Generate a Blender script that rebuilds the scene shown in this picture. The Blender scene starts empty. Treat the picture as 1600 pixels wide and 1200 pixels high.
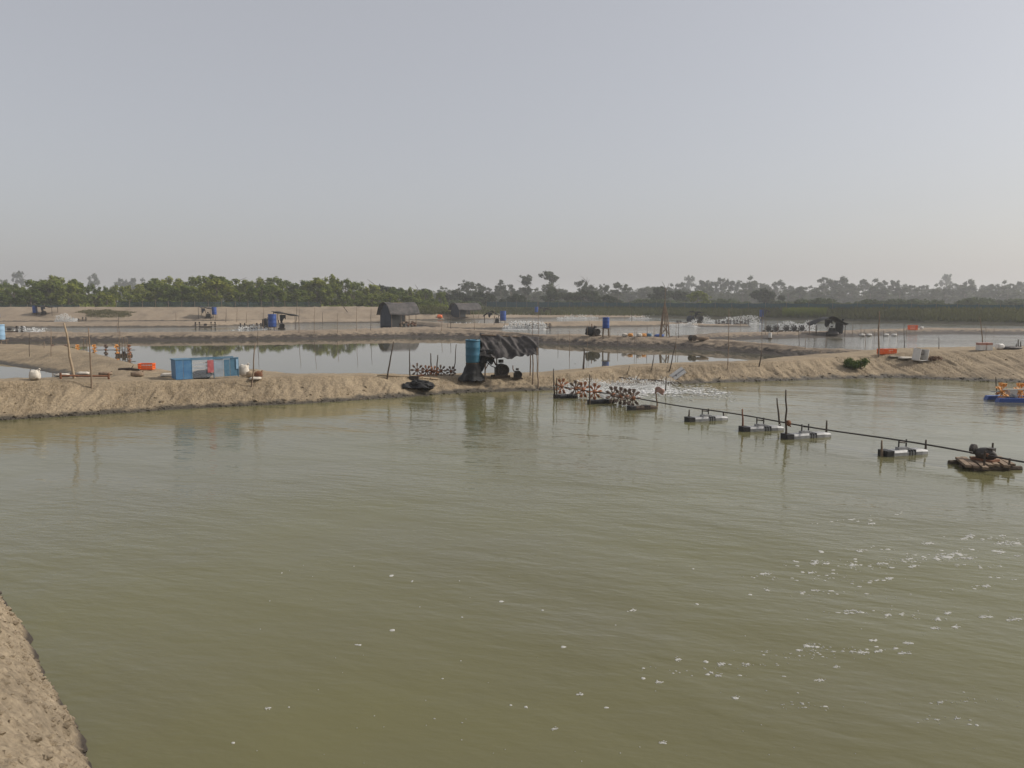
import bpy, bmesh, math, random
import numpy as np
from mathutils import Vector, Matrix
from mathutils.bvhtree import BVHTree

random.seed(7)
RNG = np.random.default_rng(7)
scene = bpy.context.scene
C = scene.collection

# ------------------------------------------------------------------ camera
EYE = 3.9                      # eye height above the pond water
FPX = 1200.0                   # focal length in photo pixels (1600 wide)
HOR = 470.0                    # photo row of the horizon
PITCH = math.atan((600 - HOR) / FPX)
cd = bpy.data.cameras.new('camera'); cam = bpy.data.objects.new('camera', cd); C.objects.link(cam)
cd.sensor_width = 36; cd.lens = 36 * FPX / 1600; cd.clip_start = 0.1; cd.clip_end = 6000
cam.location = (0, 0, EYE); cam.rotation_euler = (math.pi / 2 - PITCH, 0, 0)
scene.camera = cam

# ------------------------------------------------------------------ sky, sun, exposure
SUN_EL, SUN_AZ = math.radians(38), math.radians(82)      # azimuth from +Y towards +X
w = bpy.data.worlds.new('World'); scene.world = w; w.use_nodes = True
nt = w.node_tree; nt.nodes.clear()
wo = nt.nodes.new('ShaderNodeOutputWorld'); bg = nt.nodes.new('ShaderNodeBackground')
sky = nt.nodes.new('ShaderNodeTexSky'); sky.sky_type = 'NISHITA'; sky.sun_disc = False
sky.sun_elevation = SUN_EL; sky.sun_rotation = SUN_AZ
sky.air_density = 1.0; sky.dust_density = 3.0; sky.ozone_density = 1.0; sky.altitude = 0
hs = nt.nodes.new('ShaderNodeHueSaturation'); hs.inputs['Saturation'].default_value = 0.55
mx = nt.nodes.new('ShaderNodeMix'); mx.data_type = 'RGBA'
mx.inputs['Factor'].default_value = 0.45
mx.inputs['B'].default_value = (5.2, 5.08, 5.22, 1)       # even grey of a dust-laden sky
nt.links.new(sky.outputs['Color'], hs.inputs['Color'])
nt.links.new(hs.outputs['Color'], mx.inputs['A'])
nt.links.new(mx.outputs['Result'], bg.inputs['Color'])
bg.inputs['Strength'].default_value = 0.116
nt.links.new(bg.outputs['Background'], wo.inputs['Surface'])
sl = bpy.data.lights.new('sun', 'SUN'); so = bpy.data.objects.new('sun', sl); C.objects.link(so)
sl.energy = 3.5; sl.angle = math.radians(7); sl.color = (1.0, 0.94, 0.85)
sd = Vector((math.sin(SUN_AZ) * math.cos(SUN_EL), math.cos(SUN_AZ) * math.cos(SUN_EL), math.sin(SUN_EL)))
so.rotation_euler = sd.to_track_quat('Z', 'Y').to_euler()
vs = scene.view_settings
vs.view_transform = 'Standard'; vs.look = 'None'; vs.exposure = 0.0; vs.gamma = 1.0; vs.use_curve_mapping = False
cy = scene.cycles
cy.use_denoising = True; cy.max_bounces = 6; cy.diffuse_bounces = 3; cy.glossy_bounces = 3
cy.transmission_bounces = 4; cy.transparent_max_bounces = 40; cy.volume_bounces = 1

# ------------------------------------------------------------------ projection helpers
CP, SP = math.cos(PITCH), math.sin(PITCH)
def ray(px, py):
    u, v = (px - 800) / FPX, (600 - py) / FPX
    return Vector((u, CP + v * SP, -SP + v * CP))
def at(px, py, z=0.0):
    r = ray(px, py); t = (z - EYE) / r.z
    return Vector((r.x * t, r.y * t, z))
def at_depth(px, py, Y):
    r = ray(px, py); t = Y / r.y
    return Vector((r.x * t, Y, EYE + r.z * t))

# ------------------------------------------------------------------ noise
def _hash(ix, iy, seed):
    h = (ix.astype(np.int64) * 374761393 + iy.astype(np.int64) * 668265263 + seed * 982451653) & 0xffffffff
    h = ((h ^ (h >> 13)) * 1274126177) & 0xffffffff
    return ((h ^ (h >> 16)) & 0xffff) / 65535.0
def vnoise(x, y, seed=0):
    x = np.asarray(x, float); y = np.asarray(y, float); x, y = np.broadcast_arrays(x, y)
    ix, iy = np.floor(x), np.floor(y); fx, fy = x - ix, y - iy
    fx = fx * fx * (3 - 2 * fx); fy = fy * fy * (3 - 2 * fy)
    a = _hash(ix, iy, seed); b = _hash(ix + 1, iy, seed); c = _hash(ix, iy + 1, seed); d = _hash(ix + 1, iy + 1, seed)
    return (a + (b - a) * fx) * (1 - fy) + (c + (d - c) * fx) * fy
def fbm(x, y, seed=0, o=4):
    s = 0; a = 0.5; f = 1.0
    for k in range(o):
        s = s + a * (vnoise(x * f, y * f, seed + k * 17) - 0.5) * 2; a *= 0.5; f *= 2.03
    return s

# ------------------------------------------------------------------ materials
MATS = {}
def mat(name, col, col2=None, scale=3.0, rough=0.85, bump=0.0, bscale=20.0, spec=0.3, rand=0.0, metal=0.0, detail=5):
    if name in MATS: return MATS[name]
    m = bpy.data.materials.new(name); m.use_nodes = True; MATS[name] = m
    t = m.node_tree; p = t.nodes['Principled BSDF']
    p.inputs['Roughness'].default_value = rough; p.inputs['Specular IOR Level'].default_value = spec
    p.inputs['Metallic'].default_value = metal
    p.inputs['Base Color'].default_value = (*col, 1)
    tc = t.nodes.new('ShaderNodeTexCoord')
    if col2:
        n = t.nodes.new('ShaderNodeTexNoise'); n.inputs['Scale'].default_value = scale; n.inputs['Detail'].default_value = detail
        n.inputs['Roughness'].default_value = 0.65
        r = t.nodes.new('ShaderNodeValToRGB'); r.color_ramp.elements[0].position = 0.35; r.color_ramp.elements[1].position = 0.68
        r.color_ramp.elements[0].color = (*col, 1); r.color_ramp.elements[1].color = (*col2, 1)
        t.links.new(tc.outputs['Object'], n.inputs['Vector']); t.links.new(n.outputs['Fac'], r.inputs['Fac'])
        out = r.outputs['Color']
        if rand:
            oi = t.nodes.new('ShaderNodeObjectInfo'); h = t.nodes.new('ShaderNodeHueSaturation')
            mr = t.nodes.new('ShaderNodeMapRange'); mr.inputs['To Min'].default_value = 1 - rand; mr.inputs['To Max'].default_value = 1 + rand
            t.links.new(oi.outputs['Random'], mr.inputs['Value']); t.links.new(mr.outputs['Result'], h.inputs['Value'])
            mr2 = t.nodes.new('ShaderNodeMapRange'); mr2.inputs['To Min'].default_value = 0.5 + rand * .06; mr2.inputs['To Max'].default_value = 0.5 - rand * .06
            t.links.new(oi.outputs['Random'], mr2.inputs['Value']); t.links.new(mr2.outputs['Result'], h.inputs['Hue'])
            t.links.new(out, h.inputs['Color']); out = h.outputs['Color']
        t.links.new(out, p.inputs['Base Color'])
    if bump:
        n2 = t.nodes.new('ShaderNodeTexNoise'); n2.inputs['Scale'].default_value = bscale; n2.inputs['Detail'].default_value = 6
        b = t.nodes.new('ShaderNodeBump'); b.inputs['Strength'].default_value = bump; b.inputs['Distance'].default_value = 0.5 / bscale
        t.links.new(tc.outputs['Object'], n2.inputs['Vector']); t.links.new(n2.outputs['Fac'], b.inputs['Height'])
        t.links.new(b.outputs['Normal'], p.inputs['Normal'])
    return m

def earth_mat(name, dry, dry2, wet, band, soft, scale=1.4, bump=0.7):
    """bare clay: dry soil above a dark wet band of mud at the waterline (a stain that keeps its own ragged edge)"""
    m = bpy.data.materials.new(name); m.use_nodes = True; MATS[name] = m
    t = m.node_tree; p = t.nodes['Principled BSDF']; N = t.nodes.new; L = t.links.new
    p.inputs['Specular IOR Level'].default_value = 0.25
    g = N('ShaderNodeNewGeometry')
    n = N('ShaderNodeTexNoise'); n.inputs['Scale'].default_value = scale; n.inputs['Detail'].default_value = 8; n.inputs['Roughness'].default_value = 0.7
    L(g.outputs['Position'], n.inputs['Vector'])
    r = N('ShaderNodeValToRGB'); r.color_ramp.elements[0].position = 0.32; r.color_ramp.elements[1].position = 0.7
    r.color_ramp.elements[0].color = (*dry2, 1); r.color_ramp.elements[1].color = (*dry, 1); L(n.outputs['Fac'], r.inputs['Fac'])
    n3 = N('ShaderNodeTexNoise'); n3.inputs['Scale'].default_value = 14; n3.inputs['Detail'].default_value = 5; L(g.outputs['Position'], n3.inputs['Vector'])
    mr3 = N('ShaderNodeMapRange'); mr3.inputs['From Min'].default_value = .3; mr3.inputs['From Max'].default_value = .7
    mr3.inputs['To Min'].default_value = 0.72; mr3.inputs['To Max'].default_value = 1.18; L(n3.outputs['Fac'], mr3.inputs['Value'])
    np_ = N('ShaderNodeTexNoise'); np_.inputs['Scale'].default_value = .33; np_.inputs['Detail'].default_value = 5; np_.inputs['Roughness'].default_value = .6; L(g.outputs['Position'], np_.inputs['Vector'])
    mp_ = N('ShaderNodeMapRange'); mp_.inputs['From Min'].default_value = .50; mp_.inputs['From Max'].default_value = .70; mp_.inputs['To Max'].default_value = .62; L(np_.outputs['Fac'], mp_.inputs['Value'])
    mxp = N('ShaderNodeMix'); mxp.data_type = 'RGBA'; L(mp_.outputs['Result'], mxp.inputs['Factor']); L(r.outputs['Color'], mxp.inputs['A']); mxp.inputs['B'].default_value = (dry2[0] * .62, dry2[1] * .64, dry2[2] * .68, 1)
    h = N('ShaderNodeHueSaturation'); L(mxp.outputs['Result'], h.inputs['Color']); L(mr3.outputs['Result'], h.inputs['Value'])
    s = N('ShaderNodeSeparateXYZ'); L(g.outputs['Position'], s.inputs[0])
    n2 = N('ShaderNodeTexNoise'); n2.inputs['Scale'].default_value = 2.3; n2.inputs['Detail'].default_value = 6; L(g.outputs['Position'], n2.inputs['Vector'])
    ma = N('ShaderNodeMath'); ma.operation = 'MULTIPLY_ADD'; ma.inputs[1].default_value = -band * 2.4; L(n2.outputs['Fac'], ma.inputs[0]); L(s.outputs['Z'], ma.inputs[2])
    mr = N('ShaderNodeMapRange'); mr.inputs['From Min'].default_value = -band * .3 - soft; mr.inputs['From Max'].default_value = -band * .3 + soft
    mr.inputs['To Min'].default_value = 1; mr.inputs['To Max'].default_value = 0; L(ma.outputs[0], mr.inputs['Value'])
    mx = N('ShaderNodeMix'); mx.data_type = 'RGBA'; L(mr.outputs['Result'], mx.inputs['Factor']); L(h.outputs['Color'], mx.inputs['A']); mx.inputs['B'].default_value = (*wet, 1)
    L(mx.outputs['Result'], p.inputs['Base Color'])
    mr4 = N('ShaderNodeMapRange'); mr4.inputs['To Min'].default_value = .95; mr4.inputs['To Max'].default_value = .6; L(mr.outputs['Result'], mr4.inputs['Value']); L(mr4.outputs['Result'], p.inputs['Roughness'])
    nb = N('ShaderNodeTexNoise'); nb.inputs['Scale'].default_value = 9; nb.inputs['Detail'].default_value = 9; nb.inputs['Roughness'].default_value = .7; L(g.outputs['Position'], nb.inputs['Vector'])
    b = N('ShaderNodeBump'); b.inputs['Strength'].default_value = bump; b.inputs['Distance'].default_value = .10
    L(nb.outputs['Fac'], b.inputs['Height']); L(b.outputs['Normal'], p.inputs['Normal'])
    return m

def water_mat(name, murk, murk2, bumps, rough=0.04):
    m = bpy.data.materials.new(name); m.use_nodes = True; MATS[name] = m
    t = m.node_tree; p = t.nodes['Principled BSDF']; N = t.nodes.new; L = t.links.new
    p.inputs['Roughness'].default_value = rough; p.inputs['IOR'].default_value = 1.33; p.inputs['Specular IOR Level'].default_value = 0.5
    g = N('ShaderNodeNewGeometry')
    n = N('ShaderNodeTexNoise'); n.inputs['Scale'].default_value = .16; n.inputs['Detail'].default_value = 4; L(g.outputs['Position'], n.inputs['Vector'])
    r = N('ShaderNodeValToRGB'); r.color_ramp.elements[0].position = .35; r.color_ramp.elements[1].position = .65
    r.color_ramp.elements[0].color = (*murk, 1); r.color_ramp.elements[1].color = (*murk2, 1); L(n.outputs['Fac'], r.inputs['Fac']); L(r.outputs['Color'], p.inputs['Base Color'])
    # patches of breeze: ripples stronger here, weaker there
    gust = N('ShaderNodeTexNoise'); gust.inputs['Scale'].default_value = .085; gust.inputs['Detail'].default_value = 3; L(g.outputs['Position'], gust.inputs['Vector'])
    gr = N('ShaderNodeMapRange'); gr.inputs['From Min'].default_value = .35; gr.inputs['From Max'].default_value = .65
    gr.inputs['To Min'].default_value = .22; gr.inputs['To Max'].default_value = 1.25; L(gust.outputs['Fac'], gr.inputs['Value'])
    prev = None
    for (sx, sy, rot, amp, det) in bumps:
        mp = N('ShaderNodeMapping'); mp.vector_type = 'TEXTURE'; mp.inputs['Scale'].default_value = (1 / sx, 1 / sy, 1); mp.inputs['Rotation'].default_value = (0, 0, rot); L(g.outputs['Position'], mp.inputs['Vector'])
        q = N('ShaderNodeTexNoise'); q.inputs['Scale'].default_value = 1; q.inputs['Detail'].default_value = det; q.inputs['Roughness'].default_value = .5; L(mp.outputs['Vector'], q.inputs['Vector'])
        mu = N('ShaderNodeMath'); mu.operation = 'MULTIPLY'; mu.inputs[1].default_value = amp; L(q.outputs['Fac'], mu.inputs[0])
        if prev is None: prev = mu
        else:
            ad = N('ShaderNodeMath'); ad.operation = 'ADD'; L(prev.outputs[0], ad.inputs[0]); L(mu.outputs[0], ad.inputs[1]); prev = ad
    mg = N('ShaderNodeMath'); mg.operation = 'MULTIPLY'; L(prev.outputs[0], mg.inputs[0]); L(gr.outputs['Result'], mg.inputs[1])
    b = N('ShaderNodeBump'); b.inputs['Strength'].default_value = 1; b.inputs['Distance'].default_value = 1
    L(mg.outputs[0], b.inputs['Height']); L(b.outputs['Normal'], p.inputs['Normal'])
    return m

def leaf_mat(name, a, b, rand=0.2):
    m = mat(name, a, b, scale=7, rough=.8, spec=.15, rand=rand, detail=3)
    t = m.node_tree; p = t.nodes['Principled BSDF']; o = t.nodes['Material Output']
    tr = t.nodes.new('ShaderNodeBsdfTranslucent'); ms = t.nodes.new('ShaderNodeMixShader'); ms.inputs[0].default_value = .38
    src = p.inputs['Base Color'].links[0].from_socket; t.links.new(src, tr.inputs['Color'])
    t.links.new(p.outputs[0], ms.inputs[1]); t.links.new(tr.outputs[0], ms.inputs[2]); t.links.new(ms.outputs[0], o.inputs['Surface'])
    return m

def net_mat(name, col, alpha):
    m = mat(name, col, tuple(c * .7 for c in col), scale=2, rough=.8)
    t = m.node_tree; p = t.nodes['Principled BSDF']; o = t.nodes['Material Output']
    tr = t.nodes.new('ShaderNodeBsdfTransparent'); ms = t.nodes.new('ShaderNodeMixShader'); ms.inputs[0].default_value = alpha
    t.links.new(tr.outputs[0], ms.inputs[1]); t.links.new(p.outputs[0], ms.inputs[2]); t.links.new(ms.outputs[0], o.inputs['Surface'])
    return m

SOIL = earth_mat('bank_soil', (.335, .266, .178), (.25, .194, .128), (.070, .060, .045), .13, .05)
SOILFAR = earth_mat('far_bank_soil', (.31, .25, .182), (.245, .193, .14), (.070, .058, .044), .20, .07, scale=.7)
SOILMUD = earth_mat('mud_bank_soil', (.31, .25, .18), (.225, .175, .13), (.052, .041, .031), .40, .10, scale=1.2, bump=1.0)
SOILNEAR = earth_mat('near_bank_soil', (.44, .355, .25), (.29, .23, .155), (.065, .052, .042), .11, .05, scale=3.0, bump=.9)
GRASSBANK = earth_mat('grass_bank_soil', (.10, .115, .05), (.13, .12, .065), (.09, .08, .055), .25, .15, scale=.25)
W1 = water_mat('green_pond_water', (.130, .123, .052), (.122, .114, .060),
               [(.9, 2.2, -.38, .032, 3), (2.6, 6.0, -.22, .0145, 4), (7, 14, .25, .0028, 2), (.22, .5, -.45, .085, 1)])
W2 = water_mat('still_pond_water', (.085, .08, .05), (.075, .07, .05), [(1.2, 3.0, .1, .0012, 2)], .015)
W3 = water_mat('far_pond_water', (.12, .11, .075), (.10, .095, .065), [(1.2, 3.0, .1, .07, 3), (3.0, 6.0, -.1, .02, 2)], .05)
WOOD = mat('weathered_wood', (.16, .115, .08), (.27, .20, .14), 6, .9, .4, 30)
DARKWOOD = mat('dark_wood', (.055, .042, .033), (.10, .075, .055), 8, .9, .4, 30)
BAMBOO = mat('dry_bamboo', (.36, .28, .19), (.27, .20, .13), 5, .8, .2, 30)
BLACKTARP = mat('black_tarp', (.014, .015, .016), (.032, .031, .031), 2.5, .7, .5, 9, .3)
GREYTARP = mat('faded_tarp', (.030, .029, .028), (.095, .083, .080), 1.6, .75, .35, 6, .35)
NAVYTARP = mat('navy_tarp', (.018, .024, .04), (.04, .05, .07), 2, .6, .3, 6)
IRON = mat('oily_iron', (.03, .028, .027), (.075, .06, .05), 7, .6, .3, 25, .5, metal=.3)
RUST = mat('rusty_iron', (.12, .055, .03), (.22, .10, .055), 9, .85, .4, 30)
TEALBARREL = mat('teal_barrel_plastic', (.025, .10, .16), (.045, .15, .22), 2.5, .45, 0, 20, .4)
BLUEPLASTIC = mat('blue_plastic', (.02, .06, .24), (.03, .085, .30), 3, .45, 0, 20, .4)
PALEBLUE = mat('pale_blue_plastic', (.22, .36, .50), (.28, .42, .55), 3, .5)
BLUEPAINT = mat('blue_painted_sheet', (.045, .14, .29), (.09, .21, .35), 5, .5, .1, 9, .4)
TEALPAINT = mat('teal_painted_sheet', (.055, .13, .20), (.09, .19, .27), 5, .55)
REDPAINT = mat('faded_red_sheet', (.33, .07, .08), (.45, .15, .15), 6, .6)
CLEARSHEET = net_mat('cloudy_plastic_sheet', (.45, .48, .52), .16)
ORANGE = mat('orange_crate_plastic', (.75, .12, .02), (.80, .17, .035), 4, .5, 0, 20, .4)
PALEORANGE = mat('faded_orange_plastic', (.62, .26, .06), (.70, .36, .12), 5, .55)
WHITE = mat('white_plastic', (.66, .64, .60), (.52, .49, .45), 4, .6)
SACK = mat('woven_sack', (.60, .56, .49), (.47, .42, .35), 6, .9, .4, 30)
FLOATGREY = mat('grey_float_plastic', (.34, .34, .335), (.19, .19, .19), 6, .5, .15, 20, .4)
BLACKRUBBER = mat('black_rubber', (.02, .02, .022), (.04, .038, .036), 6, .6)
BROWNPLASTIC = mat('stained_paddle_plastic', (.10, .076, .062), (.26, .19, .15), 14, .8)
ORANGEPADDLE = mat('orange_paddle_plastic', (.40, .17, .075), (.20, .11, .07), 14, .75)
ORANGEHUB = mat('orange_hub_plastic', (.36, .14, .06), (.24, .11, .06), 9, .6)
FOAM = net_mat('foam', (.86, .86, .84), .88)
FLECK = net_mat('drifting_foam', (.62, .61, .57), .72)
TEALNET = net_mat('teal_net', (.05, .115, .13), .8)
DULLNET = net_mat('dull_green_net', (.065, .105, .105), .5)
MANGROVE = leaf_mat('mangrove_leaves', (.088, .116, .020), (.205, .235, .040), .30)
DARKLEAF = leaf_mat('dark_leaves', (.024, .036, .014), (.055, .070, .024), .18)
EUCLEAF = leaf_mat('dull_leaves', (.038, .052, .022), (.080, .097, .040), .2)
BUSHLEAF = leaf_mat('bush_leaves', (.032, .050, .016), (.075, .100, .028), .2)
BARK = mat('bark', (.10, .08, .06), (.17, .14, .11), 6, .9)
GRASS = leaf_mat('grass_blades', (.075, .085, .03), (.14, .14, .055), .1)

# ------------------------------------------------------------------ mesh builder
class MB:
    def __init__(s): s.v = []; s.f = []
    def add(s, vs, fs):
        o = len(s.v); s.v += [tuple(p) for p in vs]; s.f += [tuple(i + o for i in f) for f in fs]; return s
    def box(s, c, size, rz=0, taper=1.0, M=None):
        hx, hy, hz = size[0] / 2, size[1] / 2, size[2] / 2
        vs = []
        for z, k in ((-hz, 1), (hz, taper)):
            for x, y in ((-hx, -hy), (hx, -hy), (hx, hy), (-hx, hy)): vs.append(Vector((x * k, y * k, z)))
        R = M if M is not None else Matrix.Rotation(rz, 3, 'Z')
        vs = [R @ p + Vector(c) for p in vs]
        return s.add(vs, [(3, 2, 1, 0), (4, 5, 6, 7), (0, 1, 5, 4), (1, 2, 6, 5), (2, 3, 7, 6), (3, 0, 4, 7)])
    def tube(s, pts, rad, n=8, caps=True):
        pts = [Vector(p) for p in pts]
        if not hasattr(rad, '__len__'): rad = [rad] * len(pts)
        vs = []; fs = []
        for i, p in enumerate(pts):
            d = (pts[min(i + 1, len(pts) - 1)] - pts[max(i - 1, 0)]).normalized()
            a = d.orthogonal().normalized() if i == 0 else (a - d * a.dot(d)).normalized()
            b = d.cross(a)
            for k in range(n):
                t = 2 * math.pi * k / n; vs.append(p + (a * math.cos(t) + b * math.sin(t)) * rad[i])
        for i in range(len(pts) - 1):
            for k in range(n):
                fs.append((i * n + k, i * n + (k + 1) % n, (i + 1) * n + (k + 1) % n, (i + 1) * n + k))
        if caps: fs.append(tuple(range(n))[::-1]); fs.append(tuple((len(pts) - 1) * n + k for k in range(n)))
        return s.add(vs, fs)
    def lathe(s, prof, n=20, c=(0, 0, 0), M=None):
        vs = []; fs = []
        for r, z in prof:
            for k in range(n):
                t = 2 * math.pi * k / n; q = Vector((r * math.cos(t), r * math.sin(t), z))
                if M is not None: q = M @ q
                vs.append(q + Vector(c))
        for i in range(len(prof) - 1):
            for k in range(n): fs.append((i * n + k, i * n + (k + 1) % n, (i + 1) * n + (k + 1) % n, (i + 1) * n + k))
        fs.append(tuple(range(n))[::-1]); fs.append(tuple((len(prof) - 1) * n + k for k in range(n)))
        return s.add(vs, fs)
    def sheet(s, fn, nu, nv, thick=0.015):
        """a cloth or tarp: fn(u, v) gives a point; built with a real thickness"""
        g = [[Vector(fn(i / nu, j / nv)) for j in range(nv + 1)] for i in range(nu + 1)]
        top = []; bot = []
        for i in range(nu + 1):
            for j in range(nv + 1):
                du = g[min(i + 1, nu)][j] - g[max(i - 1, 0)][j]; dv = g[i][min(j + 1, nv)] - g[i][max(j - 1, 0)]
                nn = du.cross(dv); nn = nn.normalized() if nn.length > 1e-9 else Vector((0, 0, 1))
                top.append(g[i][j] + nn * thick / 2); bot.append(g[i][j] - nn * thick / 2)
        k = nv + 1; n0 = len(top); fs = []
        for i in range(nu):
            for j in range(nv):
                a, b, c, d = i * k + j, (i + 1) * k + j, (i + 1) * k + j + 1, i * k + j + 1
                fs += [(a, b, c, d), (n0 + d, n0 + c, n0 + b, n0 + a)]
        for i in range(nu):
            fs.append((i * k, n0 + i * k, n0 + (i + 1) * k, (i + 1) * k)); e = nv
            fs.append(((i + 1) * k + e, n0 + (i + 1) * k + e, n0 + i * k + e, i * k + e))
        for j in range(nv):
            fs.append((j + 1, n0 + j + 1, n0 + j, j)); e = nu * k
            fs.append((e + j, n0 + e + j, n0 + e + j + 1, e + j + 1))
        return s.add(top + bot, fs)
    def lump(s, c, r, seed=0, squash=(1, 1, 1), sub=2, rough=.35):
        bm = bmesh.new(); bmesh.ops.create_icosphere(bm, subdivisions=sub, radius=1)
        vs = []
        for v in bm.verts:
            p = v.co; k = 1 + rough * float(fbm(p.x * 1.7 + seed * 3.1 + 9, p.y * 1.7 + p.z * 2.3 + seed, seed, 3))
            vs.append((c[0] + p.x * r * k * squash[0], c[1] + p.y * r * k * squash[1], c[2] + p.z * r * k * squash[2]))
        fs = [tuple(v.index for v in f.verts) for f in bm.faces]; bm.free()
        return s.add(vs, fs)
    def build(s, name, m, parent=None, smooth=False, label=None):
        me = bpy.data.meshes.new(name); me.from_pydata(s.v, [], s.f); me.materials.append(m)
        if smooth: me.polygons.foreach_set('use_smooth', [True] * len(me.polygons))
        me.update(); o = bpy.data.objects.new(name, me); C.objects.link(o); o.parent = parent
        if label: o['label'] = label
        return o

def np_mesh(name, verts, faces, m, smooth=True):
    me = bpy.data.meshes.new(name); verts = np.asarray(verts, np.float32); faces = np.asarray(faces, np.int32); k = faces.shape[1]
    me.vertices.add(len(verts)); me.vertices.foreach_set('co', verts.ravel())
    me.loops.add(faces.size); me.loops.foreach_set('vertex_index', faces.ravel())
    me.polygons.add(len(faces)); me.polygons.foreach_set('loop_start', np.arange(0, faces.size, k, dtype=np.int32))
    me.update(calc_edges=True); me.validate(); me.materials.append(m)
    me.polygons.foreach_set('use_smooth', [smooth] * len(me.polygons))
    o = bpy.data.objects.new(name, me); C.objects.link(o); return o
def grid_faces(nu, nv):
    i = np.arange(nu - 1)[:, None] * nv; j = np.arange(nv - 1)[None, :]; a = (i + j).ravel()
    return np.stack([a, a + nv, a + nv + 1, a + 1], 1)
def tag(o, label=None, cat=None, group=None, kind=None):
    if label: o['label'] = label
    if cat: o['category'] = cat
    if group: o['group'] = group
    if kind: o['kind'] = kind
    return o
def thing(name, label, cat, loc=(0, 0, 0), rz=0, group=None):
    o = bpy.data.objects.new(name, None); C.objects.link(o); o.empty_display_size = .2
    o.location = loc; o.rotation_euler = (0, 0, rz); return tag(o, label, cat, group)
def copy_tree(o, parent=None):
    c = o.copy(); C.objects.link(c); c.parent = parent
    for ch in o.children: copy_tree(ch, c)
    return c
def dup(o, loc, rz=0, s=1.0, label=None, group=None):
    c = copy_tree(o); c.location = loc; c.rotation_euler = (0, 0, rz); c.scale = (s,) * 3 if not hasattr(s, '__len__') else s
    if label: c['label'] = label
    if group: c['group'] = group
    return c

# ================================================================== THE SETTING
TERR = []
BANKMID = {}
def bank(name, st, m, step=.25, amp=.10, rill=.0, shore=.25, nslope=20, seed=1, backz=-.5, label=None):
    """a pond dyke: stations (photo column, waterline row, crest row, run of the front slope, crest width, run of the back slope)"""
    rows = []
    for (px, yf, yc, run, wd, br) in st:
        P = at(px, yf, 0); Q = at_depth(px, yc, P.y + run)
        rows.append((P.x, P.y, run, Q.z, wd, br))
    rows = np.array(sorted(rows)); x0, x1 = rows[0, 0], rows[-1, 0]
    n = max(int((x1 - x0) / step), 20); X = np.linspace(x0, x1, n)
    def itp(c):
        v = np.interp(X, rows[:, 0], rows[:, c]); k = max(3, int(2.0 / step)) | 1
        vp = np.concatenate([np.full(k // 2, v[0]), v, np.full(k // 2, v[-1])]); return np.convolve(vp, np.ones(k) / k, 'valid')
    Y, run, zc, wd, br = itp(1), itp(2), itp(3), itp(4), itp(5)
    Y = Y + fbm(X * .35, X * 0, seed, 3) * shore * 1.2 + fbm(X * 2.1, X * 0 + 3, seed + 5, 3) * shore * .35
    us, kinds = [], []
    for u in np.linspace(-.35, 0, 4)[:-1]: us.append(u); kinds.append(0)
    for u in np.linspace(0, 1, nslope): us.append(u); kinds.append(1)
    for u in np.linspace(0, 1, 9)[1:]: us.append(u); kinds.append(2)
    for u in np.linspace(0, 1, 8)[1:]: us.append(u); kinds.append(3)
    nv = len(us); V = np.zeros((n, nv, 3))
    for j, (u, k) in enumerate(zip(us, kinds)):
        if k == 0: yy = Y + u * 1.2; zz = np.full(n, u * 1.2); a = 0
        elif k == 1:
            yy = Y + run * u; prof = u + .10 * math.sin(math.pi * u) * (1 if u < 1 else 0); zz = zc * min(prof, 1.02); a = math.sin(math.pi * min(u, .75))
        elif k == 2: yy = Y + run + wd * u; zz = zc + 0 * X; a = .6
        else: yy = Y + run + wd + br * u; zz = zc + (backz - zc) * u; a = .5 * (1 - u)
        f1 = fbm(X * .55, yy * .55, seed + 11, 4); f2 = fbm(X * 2.6, yy * 2.6, seed + 23, 4)
        zz = zz + a * (f1 * amp + f2 * amp * .55)
        if rill and k == 1:
            rn = vnoise(X * 2.0 + u * 1.6 + fbm(X * .4, X * 0, seed + 3, 2), X * 0 + u * .9, seed + 40)
            rn2 = vnoise(X * 4.7 - u * 1.1, X * 0 + u * 2.2, seed + 41)
            rn3 = vnoise(X * 10.5 + u * 2.5, X * 0 + u * 3.0, seed + 42)
            cut = np.abs(rn * 2 - 1) ** .6 * .5 + np.abs(rn2 * 2 - 1) * .3 + np.abs(rn3 * 2 - 1) * .2
            zz = zz - rill * (1 - cut) * math.sin(math.pi * u) ** .7; yy = yy + rill * .9 * (1 - cut) * math.sin(math.pi * u)
        V[:, j, 0] = X; V[:, j, 1] = yy; V[:, j, 2] = zz
    o = np_mesh(name, V.reshape(-1, 3), grid_faces(n, nv), m)
    o['kind'] = 'structure'
    if label: o['label'] = label
    TERR.append((V.reshape(-1, 3), grid_faces(n, nv)))
    BANKMID[name] = (X, Y + run + wd * .5)
    return o

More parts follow.
